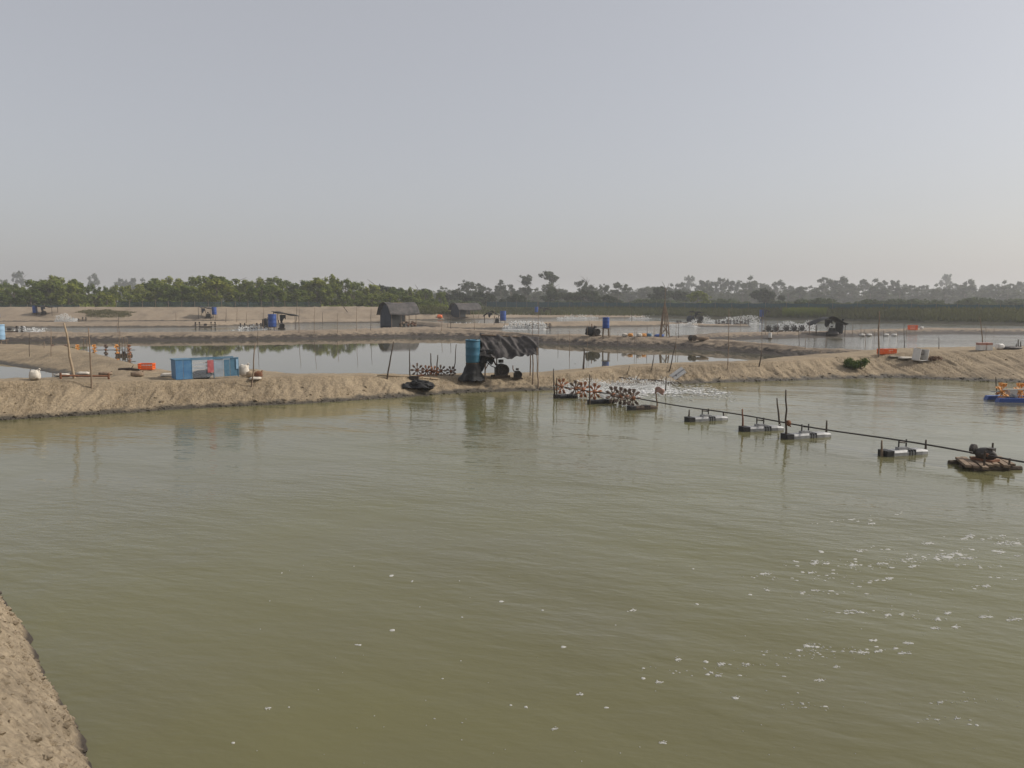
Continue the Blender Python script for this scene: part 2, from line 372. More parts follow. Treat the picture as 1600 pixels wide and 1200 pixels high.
bank('main_bank', [(-900, 700, 600, 2.2, 1.5, 2), (-300, 685, 598, 2.0, 1.4, 1.6), (0, 657, 595.5, 1.9, 1.2, 1.2), (100, 651, 596, 1.9, 1.6, 1.2), (140, 649, 596, 1.9, 3, 2), (180, 646, 596, 1.9, 5, 1.6),
     (280, 639, 595, 1.8, 5.5, 1.4), (340, 636, 592, 1.8, 4, 1.2), (400, 634, 589, 1.7, 1.3, 1.0), (500, 629.5, 588, 1.7, 1.2, 1.0), (600, 623, 588, 1.6, 1.2, 1.0),
     (650, 619, 591, 1.7, 1.4, 1.0), (700, 615, 588.5, 1.7, 1.6, 1.0), (760, 612.5, 590, 1.7, 2.2, 1.0), (840, 611, 589, 1.7, 2.2, 1.0), (900, 607, 581, 1.7, 1.6, 1.0),
     (1000, 603, 574, 1.9, 1.5, 1.0), (1100, 599, 569, 1.9, 1.4, 1.0), (1200, 596, 567, 2.0, 1.4, 1.0), (1300, 592, 559, 2.2, 2.0, 1.0), (1400, 590, 556.5, 3.4, 3.0, 1.2),
     (1500, 594, 550, 4.6, 3.0, 1.2), (1600, 598, 547, 5.4, 3.0, 1.4), (2000, 600, 545, 5.4, 3.0, 1.4), (2700, 600, 545, 5.4, 3.0, 1.4)],
     SOIL, step=.06, amp=.09, rill=.16, shore=.22, nslope=40, seed=3, label='long sloping tan earth bank across the far side of the green pond')
bank('side_bank', [(-500, 560, 540, 4, 3, 3), (-100, 562, 541, 4, 3, 2.5), (0, 568, 545, 4, 3, 2), (84, 583, 556, 4.0, .9, 1.6), (126, 591, 565.5, 3.6, .7, 1.4), (160, 596, 573, 3.6, .6, 1.2), (215, 602, 582, 4, .6, 1)],
     SOIL, step=.18, amp=.10, rill=.06, seed=9)
bank('mud_bank', [(-600, 537, 522, 3, 2, 2), (-100, 535, 520.5, 3, 2, 2), (0, 534, 520, 3, 2, 2), (230, 533, 520.5, 3, 2, 2), (400, 531, 518.5, 3, 3.5, 2), (500, 529.5, 517, 3, 4, 2), (560, 528.5, 516, 3, 6, 2),
     (640, 527, 514.5, 3, 9, 2), (730, 528, 516, 3, 5, 2), (800, 531, 520, 2.8, 2.2, 2), (850, 537, 523.5, 2.6, 2, 2), (950, 541, 525.5, 2.6, 2.2, 2), (1050, 545, 528.5, 2.8, 3, 2), (1150, 550, 533, 3, 3.5, 2),
     (1200, 554, 537, 3, 3, 2), (1260, 559, 542, 3, 2.5, 2), (1330, 562, 547, 3, 2, 1.5), (1420, 566, 551, 2.4, 2, 1.5)],
     SOILMUD, step=.16, amp=.20, rill=.16, seed=15)
bank('far_bank', [(-500, 513, 504, 3, 2, 2), (0, 512, 503.5, 3, 2, 2), (310, 511, 502, 3, 2, 2), (400, 508, 500, 3, 2.5, 2), (460, 505.5, 499.3, 3, 3, 2), (590, 504, 498.3, 3, 3, 2), (640, 508, 501, 3, 3, 2),
     (690, 514, 506, 3, 2.5, 2), (790, 514, 506, 3, 2, 2), (850, 512, 503, 3, 2, 2), (940, 511, 502, 3, 2, 2), (1040, 509.5, 502.5, 3, 2, 2), (1100, 510.5, 506, 2.5, 1.5, 1.5), (1175, 511, 507.5, 2, 1.2, 1.2)],
     SOILFAR, step=.45, amp=.12, nslope=10, seed=21)
bank('right_far_bank', [(1060, 533, 526, 2, 2, 2), (1150, 531, 520.5, 2.6, 2, 2), (1250, 528.5, 519.5, 2.6, 2.2, 2), (1330, 526.5, 518.2, 2.6, 2.6, 2), (1420, 523, 515, 3, 3, 2), (1500, 522, 513.5, 3.2, 3, 2), (1600, 523, 515, 3.2, 3, 2), (2200, 524, 515, 3, 3, 2)],
     SOILMUD, step=.35, amp=.12, nslope=12, seed=27)
bank('outer_embankment', [(-900, 503, 481, 8, 5, 6), (0, 503, 480, 8, 5, 6), (270, 502, 480, 8, 5, 6), (400, 501, 479.7, 8, 5, 6), (600, 500.5, 479.7, 8, 5, 6), (684, 500, 480.3, 8, 5, 6), (704, 499.5, 489, 5, 14, 5), (760, 499, 493.5, 4, 14, 5), (800, 497.5, 492, 5, 6, 5), (900, 497, 492, 5, 6, 5), (1010, 497, 492.5, 5, 6, 5)],
     SOILFAR, step=.8, amp=.28, nslope=14, seed=33, backz=.2)
bank('grassy_embankment', [(640, 492, 481, 8, 6, 8), (700, 491.5, 479, 9, 6, 8), (800, 491.5, 478.5, 10, 6, 8), (1000, 494.5, 480.5, 10, 6, 8), (1200, 498, 482, 9, 5, 8), (1300, 500.5, 482.5, 9, 5, 8), (1450, 504.5, 483.5, 9, 5, 8), (1600, 507, 484.5, 9, 5, 8), (2300, 512, 486, 9, 5, 8)],
     GRASSBANK, step=.8, amp=.25, nslope=14, seed=39, backz=.2)

# the bank the photographer stands on: local s along the shore, r inland
S0 = at(140, 1200, 0); S1 = at(0, 940, 0); SD = (S1 - S0); SD.z = 0; SD.normalize(); SN = Vector((-SD.y, SD.x, 0))
if SN.dot(Vector((-1, -1, 0))) < 0: SN = -SN
s = np.concatenate([np.linspace(-30, -2.2, 80), np.linspace(-2.0, 7.5, 330), np.linspace(7.7, 45, 110)])
r = np.concatenate([np.linspace(-.7, 2.6, 120), np.linspace(2.7, 14, 30)])
Sg, Rg = np.meshgrid(s, r, indexing='ij')
px_, py_ = S0.x + SD.x * Sg + SN.x * Rg, S0.y + SD.y * Sg + SN.y * Rg
edge = fbm(Sg * .9, Sg * 0, 51, 4) * .07 + fbm(Sg * 5, Rg * 2, 52, 3) * .05
rr = Rg + edge + .06
zz = np.where(rr < 0, rr * .8, 2.15 * np.clip(rr / 2.1, 0, 1) ** .82)
aa = np.clip(rr * 3, .15, 1)
zz = zz + aa * (fbm(px_ * 1.2, py_ * 1.2, 53, 4) * .09 + fbm(px_ * 7, py_ * 7, 54, 4) * .045 + np.abs(fbm(px_ * 17, py_ * 17, 55, 3)) * .05 + fbm(px_ * 3.2, py_ * 3.2, 56, 3) * .05)
NV = np.stack([px_, py_, zz], -1).reshape(-1, 3); NF = grid_faces(len(s), len(r))
tag(np_mesh('near_bank', NV, NF, SOILNEAR), 'rough crumbly tan bank at the near corner of the green pond', kind='structure'); TERR.append((NV, NF))

# base ground: pond beds, then low land running out to the horizon
Xg = np.concatenate([[-1400, -500], np.linspace(-170, 250, 60), [600, 1400]])
ox, oy = BANKMID['outer_embankment']; gx, gy = BANKMID['grassy_embankment']
eY = np.where(Xg < gx[0], np.interp(Xg, ox, oy), np.interp(Xg, gx, gy)) + 8
rowsY = [np.full_like(Xg, -1300), np.full_like(Xg, 20), eY - 4, eY, np.full_like(Xg, 330.), np.full_like(Xg, 1500.)]
rowsZ = [-.8, -.8, -.8, .15, .3, .3]
GV = np.stack([np.stack([Xg, yy, np.full_like(Xg, z)], 1) for yy, z in zip(rowsY, rowsZ)], 1).reshape(-1, 3)
LOWLAND = mat('lowland_soil', (.11, .105, .06), (.16, .14, .09), .05, .95)
tag(np_mesh('ground', GV, grid_faces(len(Xg), len(rowsY)), LOWLAND), kind='structure')

def water(name, X, ylo, yhi, m, label):
    V = np.stack([np.stack([X, ylo, 0 * X], 1), np.stack([X, yhi, 0 * X], 1)], 1).reshape(-1, 3)
    o = np_mesh(name, V, grid_faces(len(X), 2), m); TERR.append((V, grid_faces(len(X), 2))); return tag(o, label, kind='structure')
Xw = np.linspace(-45, 80, 120)
Am = np.interp(Xw, *BANKMID['main_bank']); 
water('pond_water', Xw, np.full_like(Xw, -12.), Am, W1, 'wide murky green pond with low ripples in the foreground')
Xw = np.linspace(-75, 95, 140); Am = np.interp(Xw, *BANKMID['main_bank']); Bm = np.interp(Xw, *BANKMID['mud_bank'])
Fm = np.interp(Xw, *BANKMID['right_far_bank']); Bm = np.where(Xw > BANKMID['mud_bank'][0][-1] - 4, np.maximum(Am + .5, Bm), Bm); Bm = np.maximum(Bm, Am + .3)
water('pond_water', Xw, Am, Bm, W2, 'calm mirror-like pond behind the main bank')
Xw = np.linspace(-170, 240, 200); Bm2 = np.maximum(np.interp(Xw, *BANKMID['mud_bank']), np.interp(Xw, *BANKMID['main_bank']) + .3)
Em = np.where(Xw < gx[0] + 12, np.interp(Xw, ox, oy), np.interp(Xw, gx, gy))
water('pond_water', Xw, Bm2, Em, W3, 'row of far pale ponds between low banks')

BV = BVHTree.FromPolygons([tuple(p) for V, F in TERR for p in V], [tuple(int(i) + off for i in f) for (V, F), off in zip(TERR, np.cumsum([0] + [len(V) for V, F in TERR[:-1]])) for f in F])
def hit(px, py):
    """the ground or water seen at a photo pixel"""
    d = ray(px, py).normalized(); p, *_ = BV.ray_cast(Vector((0, 0, EYE)), d); return p if p is not None else at(px, py, 0)
def gz(x, y):
    p, *_ = BV.ray_cast(Vector((x, y, 40)), Vector((0, 0, -1))); return p.z if p is not None else 0.2
def m_of(npx, P): return npx * P.y / FPX
print('setting built', [round(float(hit(*q).y), 1) for q in ((770, 590), (620, 511), (335, 497), (230, 577))])

# ================================================================== TREES
def leaf_cloud(clumps, n, size, seed, flat=.35):
    """many leaf-sized faces spread through a set of clumps (x, y, z, rx, ry, rz)"""
    g = np.random.default_rng(seed); cl = np.array(clumps, float)
    wts = (cl[:, 3] * cl[:, 4]) ** .9; idx = g.choice(len(cl), n, p=wts / wts.sum())
    d = g.normal(size=(n, 3)); d /= np.linalg.norm(d, axis=1)[:, None]
    rad = g.random(n) ** .38
    c = cl[idx, :3] + d * rad[:, None] * cl[idx, 3:6]
    nr = d + g.normal(size=(n, 3)) * .55 + np.array([0, 0, flat]); nr /= np.linalg.norm(nr, axis=1)[:, None]
    t = np.cross(nr, g.normal(size=(n, 3))); t /= np.linalg.norm(t, axis=1)[:, None]; b = np.cross(nr, t)
    sz = size * (.55 + .9 * g.random(n))[:, None]
    q = np.stack([c - t * sz, c - b * sz * .45, c + t * sz, c + b * sz * .45], 1).reshape(-1, 3)
    f = np.arange(4 * n).reshape(n, 4)
    return q, f
def crown_mesh(name, clumps, n, size, m, seed):
    q, f = leaf_cloud(clumps, n, size, seed); o = np_mesh(name, q, f, m, smooth=False); me = o.data
    C.objects.unlink(o); bpy.data.objects.remove(o); return me
def trunk_mesh(name, h, r, seed, limbs=5, spread=.35, lean=.05, start=.4):
    g = random.Random(seed); mb = MB()
    top = Vector((g.uniform(-lean, lean) * h, g.uniform(-lean, lean) * h, h * .85))
    mid = top * .5 + Vector((g.uniform(-.03, .03) * h, 0, 0))
    mb.tube([(0, 0, -.4), mid, top], [r, r * .7, r * .2], 6)
    for k in range(limbs):
        t = start + (.85 - start) * k / max(limbs - 1, 1); p = top * t; a = g.uniform(0, 6.28); L = h * spread * g.uniform(.6, 1)
        e = p + Vector((math.cos(a) * L, math.sin(a) * L, L * .7)); mb.tube([p, (p + e) / 2 + Vector((0, 0, L * .08)), e], [r * .4, r * .28, r * .1], 5)
    o = mb.build(name, BARK); me = o.data; bpy.data.objects.remove(o); return me
# unit trees, one metre tall, stretched to the height of each
def unit(cl, k): return [[v * k for v in c] for c in cl]
VAR = {'mangrove': [], 'gum': [], 'umbrella': [], 'bush': [], 'far': []}
for k in range(6):
    g = random.Random(100 + k); cl = []
    for j in range(44):
        z = g.uniform(.08, .95); R = .42 * (1 - abs(z - .42) ** 1.6 * 1.55); a = g.uniform(0, 6.28); q = R * g.uniform(.35, 1.05)
        rr_ = g.uniform(.045, .105); cl.append((math.cos(a) * q, math.sin(a) * q, z, rr_, rr_, rr_ * 1.15))
    VAR['mangrove'].append((crown_mesh('crown', cl, 2700, .036, MANGROVE, k), trunk_mesh('trunk', 1, .028, k)))
for k in range(7):
    g = random.Random(200 + k); cl = []; nb = g.randint(4, 6)
    for bq in range(nb):                     # a few limbs, each carrying a loose plume of small clumps
        a = 6.28 * bq / nb + g.uniform(-.5, .5); zt = g.uniform(.52, .93); sp = g.uniform(.07, .25) if zt < .8 else g.uniform(.02, .14)
        for j in range(9):
            rr_ = g.uniform(.035, .075); cl.append((math.cos(a) * sp + g.gauss(0, .06), math.sin(a) * sp + g.gauss(0, .06), zt + g.gauss(0, .045), rr_, rr_, rr_ * .85))
    for j in range(5): cl.append((g.uniform(-.07, .07), g.uniform(-.07, .07), g.uniform(.3, .8), .05, .05, .06))
    VAR['gum'].append((crown_mesh('crown', cl, 1500, .026, EUCLEAF, 20 + k), trunk_mesh('trunk', 1, .020, 20 + k, 6, .26, .05, .35)))
for k in range(4):
    g = random.Random(300 + k); cl = []
    for j in range(26):
        a = g.uniform(0, 6.28); q = .75 * math.sqrt(g.random()); z = .86 - .42 * (q / .75) ** 2 * g.uniform(.4, 1) - g.uniform(0, .25)
        rr_ = g.uniform(.12, .2); cl.append((math.cos(a) * q, math.sin(a) * q, max(z, .2), rr_ * 1.2, rr_ * 1.2, rr_ * .6))
    VAR['umbrella'].append((crown_mesh('crown', cl, 2600, .055, DARKLEAF, 40 + k), trunk_mesh('trunk', 1, .04, 40 + k, 6, .6, .05, .3)))
for k in range(5):
    g = random.Random(400 + k); cl = []
    for j in range(20):
        a = g.uniform(0, 6.28); q = .7 * math.sqrt(g.random()); z = g.uniform(.1, .85 - .5 * q)
        rr_ = g.uniform(.16, .28); cl.append((math.cos(a) * q, math.sin(a) * q, z, rr_ * 1.1, rr_ * 1.1, rr_ * .75))
    VAR['bush'].append((crown_mesh('crown', cl, 1800, .07, BUSHLEAF, 60 + k), trunk_mesh('trunk', .8, .03, 60 + k, 5, .4, .1, .1)))
for k in range(6):
    g = random.Random(500 + k); cl = []
    for j in range(30):
        z = g.uniform(.12, .95); R = .30 * (1 - abs(z - .5) ** 1.5 * 1.5); a = g.uniform(0, 6.28); q = R * g.uniform(.2, 1)
        rr_ = g.uniform(.045, .095); cl.append((math.cos(a) * q, math.sin(a) * q, z, rr_, rr_, rr_))
    VAR['far'].append((crown_mesh('crown', cl, 1200, .04, EUCLEAF, 80 + k), trunk_mesh('trunk', 1, .02, 80 + k, 5, .3, .05, .25)))
tree_n = 0
def tree(name, kind, px, ytop, Y, label, cat='tree', group=None, wide=1.0, zb=.25):
    global tree_n
    x = (px - 800) / FPX * Y; h = at_depth(px, ytop, Y).z - zb
    crown, trunk = VAR[kind][tree_n % len(VAR[kind])]; tree_n += 1
    o = thing(name, label, cat, (x, Y, zb), random.uniform(0, 6.28), group); o.scale = (h * wide, h * wide, h)
    a = bpy.data.objects.new('crown', crown); C.objects.link(a); a.parent = o
    b = bpy.data.objects.new('trunk', trunk); C.objects.link(b); b.parent = o
    return o
# mangrove thicket behind the sandy embankment, by its skyline
ORD = []
_t = ['', 'first', 'second', 'third', 'fourth', 'fifth', 'sixth', 'seventh', 'eighth', 'ninth', 'tenth', 'eleventh', 'twelfth', 'thirteenth', 'fourteenth', 'fifteenth', 'sixteenth', 'seventeenth', 'eighteenth', 'nineteenth', 'twentieth']
for _k in range(1, 60): ORD.append(_t[_k] if _k <= 20 else {2: 'twenty', 3: 'thirty', 4: 'forty', 5: 'fifty'}[_k // 10] + ('-' + _t[_k % 10] if _k % 10 else 'th'))
LM = 'bushy light green mangrove tree in the thicket behind the sandy embankment'
GM = 'mangroves behind the sandy embankment'
prof = [(-60, 441), (-30, 440), (0, 443), (22, 441), (45, 447), (66, 438), (88, 430), (104, 431), (122, 437), (142, 444), (165, 447), (188, 447), (210, 446), (232, 441), (250, 436), (270, 433), (294, 439), (318, 432), (340, 429), (361, 430),
        (384, 441), (402, 435), (428, 432), (450, 439), (472, 438), (486, 436), (502, 435), (518, 430), (540, 435), (560, 441), (578, 444), (600, 449), (622, 449), (645, 450), (665, 452), (690, 456)]
special = {88: 'tallest rounded light green mangrove near the green weed patch', 104: 'rounded mangrove just beside the tallest light green one', 340: 'tall dark green mangrove behind the small shed with a blue barrel',
           402: 'narrow pointed mangrove just before the shed with the black slanted cover', 428: 'tall pointed mangrove behind the shed with the black slanted cover', 518: 'highest mangrove between the two black-roofed sheds'}
for i, (px, yt) in enumerate(prof):
    tree('mangrove_tree', 'mangrove', px, yt, random.uniform(190, 222), special.get(px, ORD[i] + ' mangrove from the frame edge along the thicket behind the sandy embankment'), group=GM, wide=random.uniform(.75, 1.5))
for i in range(26):
    px = -60 + i * 29 + random.uniform(-8, 8); yt = np.interp(px, [p for p, _ in prof], [y for _, y in prof]) + random.uniform(7, 15)
    tree('mangrove_tree', 'mangrove', px, yt, random.uniform(182, 190), 'low mangrove at the foot of the thicket behind the sandy embankment', group='low mangroves at the edge of the thicket', wide=random.uniform(1.2, 1.6))
for px, yt, Y, lb in ((592, 440, 240, 'flat-topped dark tree rising over the mangroves before the large hut'), (655, 446, 240, 'flat-topped dark tree above the large black hut'), (712, 449, 250, 'dark broad tree behind the smaller hut'),
                      (752, 452, 250, 'dark broad tree between the smaller hut and the gum trees'), (800, 455, 240, 'low dark broad tree under the first gum trees'), (872, 446, 262, 'broadest dark spreading tree in the middle of the skyline'),
                      (912, 447, 262, 'dark spreading tree below the third tall gum tree'), (948, 458, 240, 'low dark broad tree beyond the blue barrel on legs'), (1198, 446, 255, 'wide dark tree behind the covered blue barrel'), (1040, 442, 270, 'dark tree behind the bamboo tower')):
    tree('spreading_tree', 'umbrella', px, yt, Y, lb, wide=.85)
for px, yt, Y, wd, lb in ((732, 435, 330, 1, 'slim gum tree above the smaller hut'), (745, 439, 340, 1, 'short gum tree just beside the slim one above the smaller hut'), (783, 438, 340, 1, 'thin gum tree over the small tent-like shelter'), (798, 444, 350, .9, 'smallest gum tree before the tall ones'),
                          (822, 427, 320, .95, 'tall gum tree above the faded tarp shed'), (860, 419, 320, 1.1, 'tallest gum tree on the skyline'), (915, 424, 330, .8, 'tall slim gum tree above the broad dark tree'), (944, 441, 350, .8, 'small gum tree before the round-headed one'), (963, 437, 350, 1.2, 'round-headed gum tree behind the blue barrel on legs')):
    tree('gum_tree', 'gum', px, yt, Y, lb, wide=wd)
for px, yt, lb in ((38, 422, 'tall thin hazy tree standing far above the thicket'), (15, 435, 'small hazy tree far behind the thicket near the tall thin one'), (152, 427, 'round hazy tree far behind the weed patch'), (195, 433, 'first of three small hazy trees far behind the mangroves'), (213, 434, 'middle of three small hazy trees far behind the mangroves'), (228, 434, 'last of three small hazy trees far behind the mangroves'),
                   (1075, 429, 'tall hazy tree beyond the bamboo tower'), (1472, 426, 'tallest hazy tree far beyond the white box on the bank')):
    tree('hazy_tree', 'far', px, yt, 660, lb, wide=.8)
fp = [(975, 450), (1000, 449), (1018, 447), (1050, 443), (1064, 440), (1095, 436), (1110, 440), (1125, 432), (1145, 438), (1165, 431), (1178, 440), (1190, 441), (1210, 438), (1230, 445), (1248, 447), (1262, 446), (1285, 432), (1300, 436), (1315, 432), (1330, 441), (1345, 436), (1360, 435), (1375, 437), (1391, 436),
      (1406, 444), (1422, 444), (1440, 445), (1455, 443), (1485, 442), (1498, 443), (1510, 436), (1530, 444), (1545, 443), (1560, 438), (1575, 442), (1587, 438), (1605, 440), (1625, 442), (1650, 440)]
for i, (px, yt) in enumerate(fp):
    tree('hazy_tree', 'far', px, yt, random.uniform(430, 500), ORD[i] + ' hazy tree along the far wood skyline, counted from the bright blue barrel', group='far wood beyond the grassy bank', wide=random.uniform(.9, 1.35))
for i in range(40):
    px = 690 + i * 24.5 + random.uniform(-8, 8)
    tree('hazy_tree', 'far', px, 448 + random.uniform(-1, 6), random.uniform(380, 420), 'lower hazy tree filling the far wood beyond the ponds', group='lower trees of the far wood', wide=random.uniform(1.3, 1.8))
for i in range(16):
    px = -40 + i * 42 + random.uniform(-10, 10)
    tree('hazy_tree', 'far', px, 446 + random.uniform(-2, 4), random.uniform(560, 640), 'pale hazy tree far behind the mangrove thicket', group='far wood behind the mangroves', wide=random.uniform(1.2, 1.7))
for i in range(30):
    px = 1255 + i * 13 + random.uniform(-5, 5)
    tree('dark_bush', 'bush', px, 461 + random.uniform(-4, 8), random.uniform(200, 230), 'dark green bush in the hedge behind the teal net', 'bush', 'hedge behind the teal net', wide=random.uniform(.6, 1.3))
for i in range(28):
    px = 690 + i * 21 + random.uniform(-5, 5)
    tree('dark_bush', 'bush', px, 464 + random.uniform(-4, 5), random.uniform(236, 262), 'low dull green bush between the ponds and the far wood', 'bush', 'low bushes beyond the ponds', wide=random.uniform(1.1, 1.6))
for px, yt, lb in ((1090, 455, 'yellow-green bush behind the covered engine by the net'), (668, 459, 'yellow-green bush beside the large hut'), (630, 457, 'yellow-green bush above the roof of the large hut')):
    o = tree('bush', 'mangrove', px, yt, 215, lb, 'bush', wide=1.6)
# the single bush on the main bank
P = hit(1337, 576); b = thing('bush', 'small dark green bush growing on the slope of the main bank', 'bush', (P.x, P.y, P.z - .05)); b.scale = (.85, .8, .85)
q, f = leaf_cloud([(random.uniform(-.55, .55), random.uniform(-.4, .4), random.uniform(.18, .62), .24, .24, .2) for k in range(26)], 4200, .045, 5)
np_mesh('foliage', q, f, leaf_mat('green_bush_leaves', (.055, .085, .02), (.11, .15, .03), .1), False).parent = b
mb = MB()
for k in range(7): mb.tube([(0, 0, -.1), (random.uniform(-.4, .4), random.uniform(-.3, .3), .5)], [.02, .008], 5)
mb.build('stem', BARK, b)
# undergrowth closing the foot of the woods (uncountable)
q, f = leaf_cloud([(x, 178 + random.uniform(-2, 4), random.uniform(.3, 2.6), 2.2, 2, 1.2) for x in np.arange(-135, -14, 1.6)], 26000, .3, 11)
tag(np_mesh('undergrowth', q, f, MANGROVE, False), 'low green undergrowth at the foot of the mangrove thicket', 'undergrowth', kind='stuff')
q, f = leaf_cloud([(x, 425 + random.uniform(-8, 8), random.uniform(.5, 7.0), 5, 4, 2.4) for x in np.arange(-320, 330, 1.8)], 42000, .75, 12)
q2, f2 = leaf_cloud([(x, 505 + random.uniform(-8, 8), random.uniform(2, 9.5), 5, 4, 2.6) for x in np.arange(-120, 400, 1.8)], 30000, .85, 13)
f2 = f2 + len(q); q = np.concatenate([q, q2]); f = np.concatenate([f, f2])
tag(np_mesh('undergrowth', q, f, EUCLEAF, False), 'dull green undergrowth at the foot of the far wood', 'undergrowth', kind='stuff')
# weeds: tufts on the grassy embankment and the patch on the sandy one
def tufts(name, label, pts, hgt, m, seed, per=7, wid=.05):
    g = np.random.default_rng(seed); pts = np.repeat(np.array(pts), per, 0); n = len(pts)
    base = pts + np.c_[g.normal(size=(n, 2)) * .18, np.zeros(n)]; a = g.random(n) * 6.28; h = hgt * (.5 + g.random(n)); l = g.random(n) * .6
    d = np.c_[np.cos(a), np.sin(a), 0 * a]; sd_ = np.c_[-np.sin(a), np.cos(a), 0 * a] * wid
    v = np.stack([base - sd_, base + sd_, base + d * (h * l)[:, None] + np.c_[0 * h, 0 * h, h]], 1).reshape(-1, 3)
    return tag(np_mesh(name, v, np.arange(3 * n).reshape(n, 3), m, False), label, 'grass', kind='stuff')
pts = []
for k in range(9000):
    px = random.uniform(640, 1700); lo = np.interp(px, [640, 1000, 1300, 1600], [491, 493.5, 499, 505]); P = hit(px, random.uniform(480, lo))
    if P.z > .3: pts.append((P.x, P.y, P.z - .02))
tufts('grass', 'dull green grass covering the far embankment', pts, .55, GRASS, 3, 4, .11)
pts = []
for k in range(1500):
    a = random.uniform(0, 6.28); q_ = random.random() ** .6; q_ *= .65 + .7 * float(vnoise(math.cos(a) * 2.2 + 3, math.sin(a) * 2.2, 8)); P = hit(166 + math.cos(a) * 40 * q_ * (1.2 if math.cos(a) > 0 else 1), 489.5 + math.sin(a) * 6 * q_ + math.cos(a) * q_ * 1.2); pts.append((P.x, P.y, P.z - .02))
tufts('weeds', 'flat patch of olive weeds on the sandy embankment', pts[:1000], .16, leaf_mat('olive_weeds', (.13, .125, .06), (.20, .18, .10), .1), 4, 5, .07)
pts = []
for k in range(700):
    P = hit(random.uniform(1225, 1290), random.uniform(487, 495)); pts.append((P.x, P.y, P.z))
tufts('grass', 'brighter green grass patch behind the white spray', pts, .8, MANGROVE, 6, 8, .12)

# ================================================================== OBJECTS
def stake(px, y0, y1, label, group=None, px1=None, r=.03, m=WOOD, name='stake', sunk=.3, P=None):
    """an upright pole from its foot pixel to the height of its top"""
    P = P or hit(px, y0); T = at_depth(px if px1 is None else px1, y1, P.y); g = random
    mb = MB(); L = T - P; n = 5; pts = [P - Vector((0, 0, sunk)) - P]
    for i in range(n + 1):
        t = i / n; pts.append(L * t + Vector((g.uniform(-.012, .012), g.uniform(-.012, .012), 0)) * L.length * (1 if 0 < i < n else 0))
    mb.tube(pts, [r * 1.1] + [r * (1.05 - .45 * i / n) for i in range(n + 1)], 7)
    o = mb.build(name, m, smooth=True); o.location = P; return tag(o, label, 'pole', group)

def make_barrel(label, P, h=.92, m=BLUEPLASTIC, rz=0, group=None):
    r = h * .315; t = thing('barrel', label, 'barrel', P, rz, group)
    MB().lathe([(r * .90, 0), (r * .97, .03 * h), (r, .08 * h), (r, .30 * h), (r * 1.035, .33 * h), (r * 1.0, .36 * h), (r, .63 * h), (r * 1.035, .66 * h), (r, .69 * h), (r, .90 * h), (r * .97, .96 * h), (r * .90, .975 * h)], 24).build('body', m, t, True)
    MB().lathe([(r * .99, .93 * h), (r * 1.05, .935 * h), (r * 1.05, .97 * h), (r * .99, 1.0 * h), (r * .86, 1.0 * h), (r * .86, .985 * h)], 24).build('rim', m, t, True)
    for k in (-1, 1): MB().lathe([(.10 * r, .97 * h), (.10 * r, 1.01 * h), (.02, 1.015 * h)], 10, (k * r * .5, 0, 0)).build('bung', BLACKRUBBER, t)
    return t
def make_engine(label, P, k=1.0, rz=0, group=None):
    t = thing('diesel_engine', label, 'engine', P, rz, group)
    MB().box((0, 0, .28 * k), (.5 * k, .34 * k, .36 * k)).box((-.05 * k, 0, .52 * k), (.26 * k, .3 * k, .16 * k)).build('block', IRON, t)
    MB().tube([(.02 * k, 0, .66 * k), (.02 * k, 0, .80 * k)], .12 * k, 10).build('fuel_tank', IRON, t)
    for s_ in (-1, 1):
        o = MB().lathe([(.27 * k, -.03 * k), (.27 * k, .03 * k), (.22 * k, .03 * k), (.22 * k, -.03 * k), (.27 * k, -.03 * k)], 20, (.08 * k, s_ * .24 * k, .34 * k), Matrix.Rotation(math.pi / 2, 3, 'X')).build('flywheel', IRON, t, False)
        sp = MB()
        for a in range(3): sp.box((.08 * k, s_ * .24 * k, .34 * k), (.45 * k, .03 * k, .04 * k), M=Matrix.Rotation(a * math.pi / 3, 3, 'Y'))
        sp.build('spokes', IRON, o)
    MB().tube([(-.2 * k, .05 * k, .55 * k), (-.3 * k, .05 * k, .75 * k), (-.3 * k, .05 * k, 1.0 * k)], .035 * k, 8).build('exhaust_pipe', RUST, t)
    MB().box((0, -.2 * k, .05 * k), (.8 * k, .08 * k, .1 * k)).build('skid', DARKWOOD, t); MB().box((0, .2 * k, .05 * k), (.8 * k, .08 * k, .1 * k)).build('skid', DARKWOOD, t)
    return t
def make_crate(label, P, L=.62, W=.42, H=.30, rz=0, m=ORANGE, group=None):
    t = thing('crate', label, 'crate', P, rz, group)
    MB().box((0, 0, .02), (L * .96, W * .96, .03)).build('base', m, t)
    def wall(c, ln, rot):
        mb = MB(); n = max(int(ln / .075), 3); R = Matrix.Rotation(rot, 3, 'Z')
        for k in range(n + 1):
            q_ = R @ Vector((-ln / 2 + ln * k / n, 0, 0)); mb.box((c[0] + q_.x, c[1] + q_.y, H * .45), (.035, .022, H * .8), rot)
        for z in (.05, H * .45): mb.box((c[0], c[1], z), (ln, .014, .05), rot)
        mb.build('side_wall', m, t)
    for s_ in (-1, 1): wall((0, s_ * W * .48, 0), L * .96, 0); wall((s_ * L * .48, 0, 0), W * .9, math.pi / 2)
    rim = MB()
    for s_ in (-1, 1): rim.box((0, s_ * W * .5, H * .93), (L + .02, .035, H * .14)); rim.box((s_ * L * .5, 0, H * .93), (.035, W - .036, H * .14))
    rim.build('rim', m, t)
    return t
